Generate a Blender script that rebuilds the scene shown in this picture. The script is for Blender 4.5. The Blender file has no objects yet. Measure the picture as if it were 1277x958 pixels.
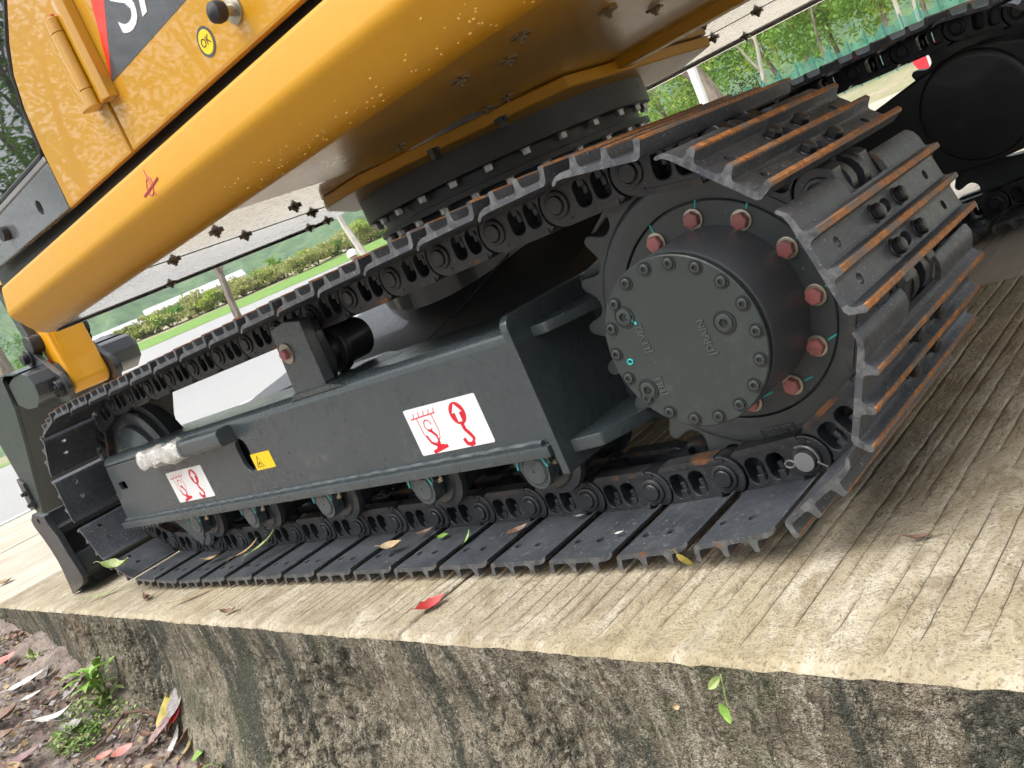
import bpy, bmesh, math, random
import numpy as np
from mathutils import Matrix, Vector
random.seed(7)
rng = np.random.default_rng(7)
R_ = math.radians
scene = bpy.context.scene
COL = scene.collection

# ---------------------------------------------------------------- camera
cam_d = bpy.data.cameras.new('camera')
cam = bpy.data.objects.new('camera', cam_d)
COL.objects.link(cam)
cam_d.sensor_width = 36.0
cam_d.lens = 32.155
cam_d.clip_start = 0.02
cam_d.clip_end = 4000
_r = ((0.67887963, 0.61545972, -0.40041451), (-0.1769609, -0.39211765, -0.90273395), (-0.71260598, 0.6837054, -0.15728838))
_m = Matrix(((_r[0][0], -_r[1][0], -_r[2][0]), (_r[0][1], -_r[1][1], -_r[2][1]), (_r[0][2], -_r[1][2], -_r[2][2]))).to_4x4()
cam.matrix_world = Matrix.Translation((0.7666, -1.0122, 0.5888)) @ _m
scene.camera = cam

# ---------------------------------------------------------------- sky, sun, exposure (bright overcast day)
SUN_EL, SUN_AZ = R_(62), R_(250)          # azimuth measured from +X towards +Y
world = bpy.data.worlds.new('World')
scene.world = world
world.use_nodes = True
wn = world.node_tree
wn.nodes.clear()
w_out = wn.nodes.new('ShaderNodeOutputWorld')
w_bg = wn.nodes.new('ShaderNodeBackground')
w_sky = wn.nodes.new('ShaderNodeTexSky')
w_sky.sky_type = 'NISHITA'
w_sky.sun_disc = False
w_sky.sun_elevation = SUN_EL
w_sky.sun_rotation = math.pi / 2 - SUN_AZ
w_sky.air_density = 1.0
w_sky.dust_density = 6.0
w_sky.ozone_density = 1.0
w_hs = wn.nodes.new('ShaderNodeHueSaturation')
w_hs.inputs['Saturation'].default_value = 0.30
w_bg.inputs['Strength'].default_value = 0.15
wn.links.new(w_sky.outputs[0], w_hs.inputs['Color'])
wn.links.new(w_hs.outputs[0], w_bg.inputs['Color'])
wn.links.new(w_bg.outputs[0], w_out.inputs[0])
sun_d = bpy.data.lights.new('sun', 'SUN')
sun_d.energy = 0.75
sun_d.angle = R_(70)
sun_d.color = (1.0, 0.96, 0.9)
sun = bpy.data.objects.new('sun', sun_d)
COL.objects.link(sun)
_sd = Vector((math.cos(SUN_EL) * math.cos(SUN_AZ), math.cos(SUN_EL) * math.sin(SUN_AZ), math.sin(SUN_EL)))
sun.rotation_euler = _sd.to_track_quat('Z', 'Y').to_euler()
scene.cycles.max_bounces = 6
scene.cycles.diffuse_bounces = 3
scene.cycles.glossy_bounces = 3
scene.cycles.transmission_bounces = 2
scene.cycles.volume_bounces = 0
scene.cycles.transparent_max_bounces = 4
scene.view_settings.view_transform = 'Standard'
scene.view_settings.look = 'None'
scene.view_settings.exposure = 1.02
scene.view_settings.gamma = 1.0
scene.view_settings.use_curve_mapping = False

# ---------------------------------------------------------------- materials
def new_mat(name):
    m = bpy.data.materials.new(name)
    m.use_nodes = True
    nt = m.node_tree
    b = nt.nodes['Principled BSDF']
    return m, nt, b

class NB:
    """small node builder"""
    def __init__(s, nt, obj=True):
        s.nt = nt
        tc = nt.nodes.new('ShaderNodeTexCoord')
        s.co = tc.outputs['Object']
        s.gen = tc.outputs['Generated']
        s.rand = None
    def world(s):
        g = s.nt.nodes.new('ShaderNodeNewGeometry')
        s.co = g.outputs['Position']
        s.geo = g
        return s
    def varied(s):
        oi = s.nt.nodes.new('ShaderNodeObjectInfo')
        s.rand = oi.outputs['Random']
        v = s.nt.nodes.new('ShaderNodeVectorMath'); v.operation = 'MULTIPLY_ADD'
        s.nt.links.new(oi.outputs['Random'], v.inputs[0])
        v.inputs[1].default_value = (13.0, 7.0, 21.0)
        s.nt.links.new(s.co, v.inputs[2])
        s.co = v.outputs[0]
        return s
    def noise(s, scale, detail=4, rough=.6, stretch=None, dist=0):
        n = s.nt.nodes.new('ShaderNodeTexNoise')
        n.inputs['Scale'].default_value = scale
        n.inputs['Detail'].default_value = detail
        n.inputs['Roughness'].default_value = rough
        n.inputs['Distortion'].default_value = dist
        if stretch:
            mp = s.nt.nodes.new('ShaderNodeMapping')
            mp.inputs['Scale'].default_value = stretch
            s.nt.links.new(s.co, mp.inputs[0])
            s.nt.links.new(mp.outputs[0], n.inputs['Vector'])
        else:
            s.nt.links.new(s.co, n.inputs['Vector'])
        return n.outputs['Fac']
    def voro(s, scale, feature='F1', out='Distance', stretch=None):
        n = s.nt.nodes.new('ShaderNodeTexVoronoi')
        n.feature = feature
        n.inputs['Scale'].default_value = scale
        if stretch:
            mp = s.nt.nodes.new('ShaderNodeMapping')
            mp.inputs['Scale'].default_value = stretch
            s.nt.links.new(s.co, mp.inputs[0])
            s.nt.links.new(mp.outputs[0], n.inputs['Vector'])
        else:
            s.nt.links.new(s.co, n.inputs['Vector'])
        return n.outputs[out]
    def ramp(s, fac, lo, hi, a=0.0, b=1.0):
        n = s.nt.nodes.new('ShaderNodeMapRange')
        n.inputs[1].default_value = lo; n.inputs[2].default_value = hi
        n.inputs[3].default_value = a; n.inputs[4].default_value = b
        n.clamp = True
        s.nt.links.new(fac, n.inputs[0])
        return n.outputs[0]
    def mix(s, fac, c1, c2, mode='MIX'):
        n = s.nt.nodes.new('ShaderNodeMix'); n.data_type = 'RGBA'; n.blend_type = mode
        for i, v in ((0, fac), (6, c1), (7, c2)):
            if hasattr(v, 'is_output') or isinstance(v, bpy.types.NodeSocket): s.nt.links.new(v, n.inputs[i])
            elif i == 0: n.inputs[0].default_value = v
            else: n.inputs[i].default_value = (v[0], v[1], v[2], 1)
        return n.outputs[2]
    def math(s, op, a, b=None):
        n = s.nt.nodes.new('ShaderNodeMath'); n.operation = op
        for i, v in enumerate((a, b)):
            if v is None: continue
            if isinstance(v, bpy.types.NodeSocket): s.nt.links.new(v, n.inputs[i])
            else: n.inputs[i].default_value = v
        return n.outputs[0]
    def sep(s, axis):
        n = s.nt.nodes.new('ShaderNodeSeparateXYZ')
        s.nt.links.new(s.co, n.inputs[0])
        return n.outputs[axis]
    def bump(s, h, strength, dist, bsdf, prev=None):
        n = s.nt.nodes.new('ShaderNodeBump')
        n.inputs['Strength'].default_value = strength
        n.inputs['Distance'].default_value = dist
        s.nt.links.new(h, n.inputs['Height'])
        if prev is not None: s.nt.links.new(prev, n.inputs['Normal'])
        s.nt.links.new(n.outputs[0], bsdf.inputs['Normal'])
        return n.outputs[0]
    def to(s, sock, inp):
        s.nt.links.new(sock, inp)

M = {}
def paint(name, c, rough=.35, coat=0.0, dirt=.25, dirtcol=(.16, .14, .11), metal=0.0, bump=.0015, var=.18, coatr=.05, spec=.5, orange=.0):
    m, nt, b = new_mat(name)
    n = NB(nt).world()
    big = n.noise(3.5, 3, .6)
    fine = n.noise(45, 3, .65)
    spk = n.noise(160, 2, .5)
    c2 = tuple(x * (1 - var) for x in c)
    col = n.mix(n.ramp(big, .3, .7), c2, c)
    d = n.math('MULTIPLY', n.ramp(fine, .52, .75), n.ramp(big, .42, .68))
    d = n.math('MULTIPLY', d, dirt)
    col = n.mix(d, col, dirtcol)
    sp = n.math('MULTIPLY', n.ramp(spk, .70, .76), dirt * .9)
    col = n.mix(sp, col, (.34, .32, .28))
    n.to(col, b.inputs['Base Color'])
    rr = n.ramp(n.math('ADD', n.math('MULTIPLY', big, .5), n.math('MULTIPLY', fine, .5)), .3, .7, max(.03, rough - .07), rough + .13)
    n.to(rr, b.inputs['Roughness'])
    b.inputs['Metallic'].default_value = metal
    b.inputs['Coat Weight'].default_value = coat
    b.inputs['Coat Roughness'].default_value = coatr
    b.inputs['Specular IOR Level'].default_value = spec
    h = n.math('ADD', n.math('MULTIPLY', fine, .008 if orange > 1 else .5), n.math('MULTIPLY', n.noise(2.2, 1, .4), orange))
    if bump: n.bump(h, .5, bump, b)
    M[name] = m
    return m

YEL = (.54, .270, .009)
paint('yellow', YEL, .30, 1.0, .10, (.30, .17, .05), bump=.0006, var=.05, orange=5.0, coatr=.02)
paint('yellow_under', (.54, .29, .016), .32, .6, .12, (.16, .10, .04), bump=0, var=.10, coatr=.2)
paint('bronze', (.17, .115, .045), .4, .2, .3, (.05, .035, .02), bump=.0005, var=.3)
paint('yellow_tube', YEL, .40, .15, .12, (.30, .17, .05), bump=.0004, var=.05, coatr=.2, spec=.35)
paint('drip', (.82, .52, .12), .35, .3, .05, bump=.0003, var=.04)
paint('yellow_bright', (.78, .36, .006), .35, .3, .05, bump=.0003, var=.04)
paint('belly', (.40, .37, .34), .22, 1.0, .14, (.34, .27, .18), bump=0, var=.06, coatr=.06)
paint('chassis', (.045, .059, .065), .27, .45, .48, (.15, .145, .13), bump=.0009, var=.15, coatr=.2)
paint('chassis_dark', (.028, .032, .035), .32, .35, .30, (.10, .095, .085), bump=.0012, var=.2)
paint('cast', (.040, .049, .050), .38, .2, .35, (.12, .115, .10), bump=.004, var=.25)
paint('lettering', (.075, .092, .086), .4, .1, .2, bump=.0005)
paint('cover', (.030, .040, .038), .42, .1, .30, (.17, .17, .16), bump=.001, var=.12)
paint('hub', (.100, .106, .116), .36, .2, .10, (.12, .12, .13), bump=.0003, var=.2, coatr=.2)
paint('black', (.014, .015, .017), .35, .1, .2, (.06, .06, .055), bump=.001)
paint('link', (.019, .022, .026), .36, .1, .5, (.13, .12, .105), bump=.0025, var=.3)
paint('ring', (.036, .040, .044), .45, .0, .15, bump=.0005)
paint('zinc', (.46, .42, .33), .32, .0, .3, (.15, .11, .07), metal=.8, bump=.0005)
paint('steel', (.42, .42, .42), .35, .0, .3, (.15, .11, .07), metal=.9, bump=.0005)
paint('red_bolt', (.50, .165, .155), .36, .1, 1.0, (.17, .075, .055), bump=.001, var=.55)
paint('cyan', (.02, .48, .46), .5, 0, .1, bump=.0003)
paint('mark_paint', (.48, .07, .10), .6, 0, .1, bump=.0003)
paint('red_paint', (.55, .03, .03), .5, 0, .1, bump=.0003)
paint('white_print', (.80, .80, .80), .35, .1, .08, bump=.0002, var=.03)
paint('red_print', (.60, .012, .030), .35, .1, .05, bump=.0002, var=.03)
paint('black_print', (.02, .02, .022), .4, .1, .05, bump=.0002, var=.03)
paint('yellow_print', (.85, .58, .01), .35, .1, .05, bump=.0002, var=.03)
paint('decal_dark', (.060, .065, .078), .24, .6, .10, (.2, .2, .2), bump=.0006, var=.1, orange=1.6, coatr=.06)
paint('decal_red', (.78, .03, .012), .24, .5, .05, bump=.0005, var=.04, orange=1.4)
paint('cab_grey', (.105, .115, .125), .25, .6, .10, bump=.0006, var=.1, orange=1.6, coatr=.06)
paint('rubber', (.018, .018, .019), .55, 0, .2, bump=.001)
paint('white_paint', (.78, .78, .76), .5, 0, .2, bump=.001)

def steel_shoe():
    m, nt, b = new_mat('shoe_steel')
    n = NB(nt).varied()
    big = n.noise(9, 5, .65); fine = n.noise(70, 4, .7); spk = n.noise(190, 2, .5)
    scr = n.noise(40, 3, .6, stretch=(1, .06, 1))
    col = n.mix(n.ramp(big, .3, .7), (.042, .048, .058), (.090, .100, .114))
    col = n.mix(n.math('MULTIPLY', n.ramp(scr, .52, .72), .5), col, (.105, .105, .108))
    col = n.mix(n.math('MULTIPLY', n.ramp(fine, .56, .70), .6), col, (.17, .165, .155))
    col = n.mix(n.math('MULTIPLY', n.ramp(spk, .66, .72), .7), col, (.40, .39, .37))
    n.to(col, b.inputs['Base Color'])
    n.to(n.ramp(fine, .3, .7, .26, .48), b.inputs['Roughness'])
    b.inputs['Metallic'].default_value = .25
    n.bump(n.math('ADD', fine, n.math('MULTIPLY', big, .8)), .6, .0016, b)
    M['shoe'] = m
    m, nt, b = new_mat('rusty_ridge')
    n = NB(nt).varied()
    big = n.noise(14, 5, .7); fine = n.noise(90, 4, .7)
    col = n.mix(n.ramp(fine, .35, .65), (.15, .060, .022), (.50, .205, .055))
    col = n.mix(n.ramp(big, .45, .60), col, (.15, .125, .105))
    n.to(col, b.inputs['Base Color'])
    n.to(n.ramp(fine, .3, .7, .5, .8), b.inputs['Roughness'])
    n.bump(fine, .7, .002, b)
    M['ridge'] = m
    m, nt, b = new_mat('worn_edge')
    n = NB(nt).varied()
    fine = n.noise(60, 4, .7); big = n.noise(12, 4, .6)
    col = n.mix(n.ramp(fine, .35, .65), (.055, .060, .066), (.17, .175, .18))
    col = n.mix(n.ramp(big, .64, .72), col, (.20, .085, .035))
    n.to(col, b.inputs['Base Color'])
    n.to(n.ramp(fine, .3, .7, .3, .5), b.inputs['Roughness'])
    b.inputs['Metallic'].default_value = .4
    n.bump(fine, .5, .001, b)
    M['edge'] = m
    m, nt, b = new_mat('link_rail')
    n = NB(nt).varied()
    fine = n.noise(60, 4, .7); big = n.noise(16, 4, .6)
    col = n.mix(n.ramp(fine, .35, .65), (.024, .027, .031), (.062, .060, .058))
    col = n.mix(n.ramp(big, .55, .68), col, (.20, .085, .035))
    n.to(col, b.inputs['Base Color'])
    n.to(n.ramp(fine, .3, .7, .35, .6), b.inputs['Roughness'])
    b.inputs['Metallic'].default_value = .3
    n.bump(fine, .5, .0015, b)
    M['rail'] = m
steel_shoe()

def glass_mat():
    m, nt, b = new_mat('cab_glass')
    b.inputs['Base Color'].default_value = (.012, .016, .017, 1)
    b.inputs['Roughness'].default_value = .02
    b.inputs['Coat Weight'].default_value = 1.0
    b.inputs['Coat Roughness'].default_value = .01
    b.inputs['IOR'].default_value = 1.9
    M['glass'] = m
    m, nt, b = new_mat('plastic_wrap')
    n = NB(nt).world()
    f = n.noise(55, 3, .6, dist=1.5)
    n.to(n.mix(n.ramp(f, .4, .6), (.50, .49, .45), (.72, .71, .67)), b.inputs['Base Color'])
    b.inputs['Roughness'].default_value = .22
    b.inputs['Coat Weight'].default_value = .5
    b.inputs['Transmission Weight'].default_value = .15
    n.bump(f, .8, .006, b)
    M['wrap'] = m
glass_mat()

def concrete_top():
    m, nt, b = new_mat('concrete_top')
    n = NB(nt).world()
    big = n.noise(1.5, 4, .6); mid = n.noise(6, 3, .65); fine = n.noise(75, 3, .8); spk = n.noise(210, 1, .6)
    crumb = n.noise(22, 4, .78, stretch=(1.0, .55, 1.0), dist=.5)
    brush = n.noise(14, 4, .75, stretch=(1.0, .30, 1.0), dist=.8)
    col = n.mix(n.ramp(mid, .34, .66), (.280, .232, .150), (.430, .380, .280))
    col = n.mix(n.math('MULTIPLY', n.ramp(big, .46, .62), .50), col, (.40, .335, .20))
    col = n.mix(n.math('MULTIPLY', n.ramp(brush, .50, .66), .55), col, (.59, .545, .455))
    col = n.mix(n.math('MULTIPLY', n.ramp(crumb, .52, .62), .55), col, (.21, .165, .095))
    col = n.mix(n.math('MULTIPLY', n.ramp(n.noise(2.6, 4, .7), .56, .70), .50), col, (.23, .20, .115))
    col = n.mix(n.math('MULTIPLY', n.ramp(fine, .56, .68), .60), col, (.15, .115, .065))
    col = n.mix(n.math('MULTIPLY', n.ramp(spk, .60, .70), .6), col, (.085, .065, .04))
    n.to(col, b.inputs['Base Color'])
    b.inputs['Roughness'].default_value = .9
    h = n.math('ADD', n.math('MULTIPLY', crumb, 1.0), n.math('MULTIPLY', fine, .45))
    n.bump(h, 1.0, .010, b)
    M['concrete'] = m
    m, nt, b = new_mat('groove_shade')  # dark colour puts the shade of deep grooves into the shallow notches
    n = NB(nt).world()
    f = n.noise(80, 4, .7)
    n.to(n.mix(n.ramp(f, .3, .7), (.075, .058, .036), (.17, .138, .090)), b.inputs['Base Color'])
    b.inputs['Roughness'].default_value = .95
    M['groove'] = m
    # the same concrete farther off: scored lines from the material
    m, nt, b = new_mat('concrete_far')
    n = NB(nt).world()
    mid = n.noise(2.2, 4, .65); fine = n.noise(30, 3, .7)
    brush = n.noise(9, 5, .7, stretch=(1.0, .12, 1.0), dist=.5)
    lines = n.noise(34, 2, .5, stretch=(1.0, .025, 1.0), dist=.3)
    col = n.mix(n.ramp(mid, .32, .68), (.40, .35, .265), (.52, .48, .40))
    col = n.mix(n.math('MULTIPLY', n.ramp(brush, .48, .66), .6), col, (.60, .56, .48))
    col = n.mix(n.math('MULTIPLY', n.ramp(lines, .60, .68), .55), col, (.17, .14, .095))
    col = n.mix(n.math('MULTIPLY', n.ramp(fine, .6, .75), .4), col, (.22, .18, .12))
    n.to(col, b.inputs['Base Color'])
    b.inputs['Roughness'].default_value = .85
    n.bump(n.math('ADD', n.math('MULTIPLY', lines, -.6), n.math('MULTIPLY', brush, .6)), .6, .008, b)
    M['concrete_far'] = m
    m, nt, b = new_mat('concrete_wall')
    n = NB(nt).world()
    big = n.noise(2.6, 3, .7, dist=.4); mid = n.noise(16, 3, .75); fine = n.noise(95, 3, .8)
    st = n.noise(4.5, 4, .78, stretch=(1.3, 1.3, .34), dist=.6)
    st2 = n.noise(34, 3, .8, stretch=(1, 1, .34), dist=.6)
    st3 = n.noise(75, 3, .8, stretch=(1, 1, .40), dist=.4)
    z = n.sep(2)
    gr = n.math('MULTIPLY', n.math('SUBTRACT', fine, .5), .38)
    st = n.math('ADD', st, gr); big = n.math('ADD', big, gr); mid = n.math('ADD', mid, n.math('MULTIPLY', gr, .7))
    col = n.mix(n.ramp(mid, .34, .66), (.120, .102, .068), (.285, .250, .180))
    col = n.mix(n.math('MULTIPLY', n.ramp(st2, .52, .60), .70), col, (.43, .395, .315))
    low = n.math('MULTIPLY', n.ramp(z, -.34, -.10, 1, 0), n.ramp(n.math('ADD', n.noise(7, 4, .78), gr), .47, .56))
    col = n.mix(n.math('MULTIPLY', low, .80), col, (.46, .40, .29))
    col = n.mix(n.math('MULTIPLY', n.ramp(st, .505, .585), .88), col, (.040, .047, .034))
    col = n.mix(n.math('MULTIPLY', n.ramp(st3, .53, .62), .75), col, (.052, .048, .030))
    col = n.mix(n.math('MULTIPLY', n.ramp(big, .54, .62), .55), col, (.085, .103, .045))
    col = n.mix(n.math('MULTIPLY', n.ramp(n.noise(4.3, 4, .7, stretch=(1, 1, .5)), .58, .68), .45), col, (.25, .15, .075))
    col = n.mix(n.math('MULTIPLY', n.ramp(fine, .56, .66), .70), col, (.026, .023, .016))
    col = n.mix(n.math('MULTIPLY', n.ramp(n.noise(150, 2, .6), .62, .70), .5), col, (.54, .50, .42))
    n.to(col, b.inputs['Base Color'])
    b.inputs['Roughness'].default_value = .92
    h = n.math('ADD', n.math('MULTIPLY', fine, .9), n.math('MULTIPLY', st3, .8))
    n.bump(h, 1.0, .022, b)
    M['wall'] = m
concrete_top()

def soil_mat():
    m, nt, b = new_mat('soil')
    n = NB(nt).world()
    mid = n.noise(6, 3, .7); fine = n.noise(55, 4, .75); spk = n.noise(150, 2, .6)
    col = n.mix(n.ramp(mid, .3, .7), (.20, .155, .13), (.36, .30, .255))
    col = n.mix(n.math('MULTIPLY', n.ramp(fine, .5, .7), .6), col, (.050, .034, .024))
    col = n.mix(n.math('MULTIPLY', n.ramp(spk, .62, .7), .6), col, (.36, .30, .24))
    n.to(col, b.inputs['Base Color'])
    b.inputs['Roughness'].default_value = .9
    n.bump(fine, 1.0, .012, b)
    M['soil'] = m
    m, nt, b = new_mat('asphalt')
    n = NB(nt).world()
    f = n.noise(20, 5, .7)
    n.to(n.mix(n.ramp(f, .3, .7), (.30, .30, .30), (.39, .39, .385)), b.inputs['Base Color'])
    b.inputs['Roughness'].default_value = .85
    n.bump(f, .4, .006, b)
    M['asphalt'] = m
    m, nt, b = new_mat('far_ground')
    n = NB(nt).world()
    f = n.noise(.5, 6, .7); g = n.noise(6, 5, .7)
    col = n.mix(n.ramp(f, .35, .65), (.40, .34, .24), (.22, .25, .10))
    col = n.mix(n.math('MULTIPLY', n.ramp(g, .5, .7), .6), col, (.14, .11, .07))
    n.to(col, b.inputs['Base Color'])
    b.inputs['Roughness'].default_value = .9
    M['ground'] = m
    m, nt, b = new_mat('lawn')
    n = NB(nt).world()
    f = n.noise(2.5, 6, .7); g = n.noise(14, 4, .7)
    col = n.mix(n.ramp(f, .35, .65), (.10, .22, .035), (.20, .34, .06))
    col = n.mix(n.math('MULTIPLY', n.ramp(g, .5, .7), .4), col, (.07, .14, .03))
    n.to(col, b.inputs['Base Color'])
    b.inputs['Roughness'].default_value = .9
    M['lawn'] = m
soil_mat()

def leafy(name, c1, c2, trans=.35, scale=.8):
    m, nt, b = new_mat(name)
    n = NB(nt).world()
    f = n.noise(scale, 4, .65)
    g = n.noise(scale * 7, 3, .6)
    col = n.mix(n.ramp(n.math('ADD', n.math('MULTIPLY', f, .6), n.math('MULTIPLY', g, .4)), .35, .65), c1, c2)
    n.to(col, b.inputs['Base Color'])
    b.inputs['Roughness'].default_value = .55
    out = nt.nodes['Material Output']
    tr = nt.nodes.new('ShaderNodeBsdfTranslucent')
    n.to(col, tr.inputs['Color'])
    mx = nt.nodes.new('ShaderNodeMixShader')
    mx.inputs[0].default_value = trans
    nt.links.new(b.outputs[0], mx.inputs[1]); nt.links.new(tr.outputs[0], mx.inputs[2])
    nt.links.new(mx.outputs[0], out.inputs['Surface'])
    M[name] = m
leafy('leaf_green', (.11, .24, .035), (.24, .44, .065))
leafy('leaf_dark', (.030, .065, .018), (.070, .125, .030))
leafy('leaf_yellow', (.25, .38, .05), (.46, .56, .09))
leafy('leaf_olive', (.30, .34, .10), (.52, .52, .20))
leafy('leaf_far', (.040, .130, .060), (.19, .33, .11), scale=.22)

def flat_leaf(name, c1, c2, sc=90):
    m, nt, b = new_mat(name)
    n = NB(nt).varied()
    f = n.noise(sc, 4, .65); g = n.noise(sc * .3, 3, .6)
    col = n.mix(n.ramp(f, .35, .65), c1, c2)
    col = n.mix(n.math('MULTIPLY', n.ramp(g, .5, .7), .5), col, tuple(x * .45 for x in c1))
    n.to(col, b.inputs['Base Color'])
    b.inputs['Roughness'].default_value = .5
    n.bump(f, .5, .001, b)
    M[name] = m
flat_leaf('dead_brown', (.12, .060, .035), (.24, .14, .085))
flat_leaf('dead_tan', (.28, .19, .095), (.46, .34, .19))
flat_leaf('dead_grey', (.20, .18, .175), (.34, .32, .31))
flat_leaf('dead_white', (.52, .50, .46), (.66, .64, .60))
flat_leaf('dead_red', (.38, .020, .025), (.52, .05, .04))
flat_leaf('dead_pink', (.50, .17, .14), (.62, .26, .22))
flat_leaf('dead_purple', (.20, .11, .115), (.31, .20, .20))
flat_leaf('fresh_green', (.13, .27, .035), (.26, .42, .075))
flat_leaf('pale_green', (.22, .30, .09), (.36, .43, .16))
flat_leaf('yellow_leaf', (.42, .34, .05), (.56, .46, .12))

def bark(name, c1, c2):
    m, nt, b = new_mat(name)
    n = NB(nt).world()
    f = n.noise(12, 5, .7, stretch=(1, 1, .25))
    n.to(n.mix(n.ramp(f, .35, .65), c1, c2), b.inputs['Base Color'])
    b.inputs['Roughness'].default_value = .9
    n.bump(f, .8, .02, b)
    M[name] = m
bark('bark', (.13, .10, .075), (.30, .26, .21))
bark('bark_pale', (.42, .39, .33), (.62, .59, .52))
bark('twig', (.075, .045, .028), (.17, .11, .075))

def simple(name, c, rough=.6, var=.15, scale=3, alpha=1):
    m, nt, b = new_mat(name)
    n = NB(nt).world()
    f = n.noise(scale, 4, .6)
    n.to(n.mix(n.ramp(f, .3, .7), tuple(x * (1 - var) for x in c), c), b.inputs['Base Color'])
    b.inputs['Roughness'].default_value = rough
    if alpha < 1: b.inputs['Alpha'].default_value = alpha
    M[name] = m
simple('fence_green', (.05, .30, .25), .7, .3, 4, .55)
simple('pole_white', (.74, .77, .76), .5)
simple('house_white', (.70, .69, .66), .7)
simple('house_grey', (.34, .34, .34), .7)
simple('roof_grey', (.52, .53, .54), .6)
simple('window_dark', (.16, .18, .20), .2)
simple('skin', (.45, .27, .19), .5)
simple('helmet_white', (.80, .80, .78), .35)
simple('shirt_blue', (.10, .14, .22), .8)
simple('trousers', (.05, .05, .06), .8)
simple('sign_red', (.75, .03, .05), .5)

# ---------------------------------------------------------------- mesh helpers
def weight_normals(me, ang=38):
    """area-weighted corner normals, split where faces meet at more than ang: flat faces stay flat, bevels catch the light"""
    nf, nl = len(me.polygons), len(me.loops)
    if nf == 0 or nl > 400000: return
    fn = np.empty(nf * 3, np.float32); me.polygons.foreach_get('normal', fn); fn = fn.reshape(-1, 3)
    fa = np.empty(nf, np.float32); me.polygons.foreach_get('area', fa)
    lt = np.empty(nf, np.int32); me.polygons.foreach_get('loop_total', lt)
    lv = np.empty(nl, np.int32); me.loops.foreach_get('vertex_index', lv)
    lf = np.repeat(np.arange(nf), lt)
    order = np.argsort(lv, kind='stable')
    cnt = np.bincount(lv, minlength=len(me.vertices)); start = np.concatenate([[0], np.cumsum(cnt)[:-1]])
    out = np.zeros((nl, 3)); ca = math.cos(R_(ang))
    for k in np.unique(cnt):
        if k == 0: continue
        vs = np.where(cnt == k)[0]
        L = order[start[vs][:, None] + np.arange(k)[None, :]]
        F = lf[L]
        N = fn[F]
        dot = np.einsum('vik,vjk->vij', N, N)
        w = (dot > ca) * fa[F][:, None, :]
        out[L] = np.einsum('vij,vjk->vik', w, N)
    ln = np.linalg.norm(out, axis=1, keepdims=True)
    out = np.where(ln > 1e-12, out / np.maximum(ln, 1e-12), fn[lf])
    me.normals_split_custom_set(out.tolist())
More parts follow.
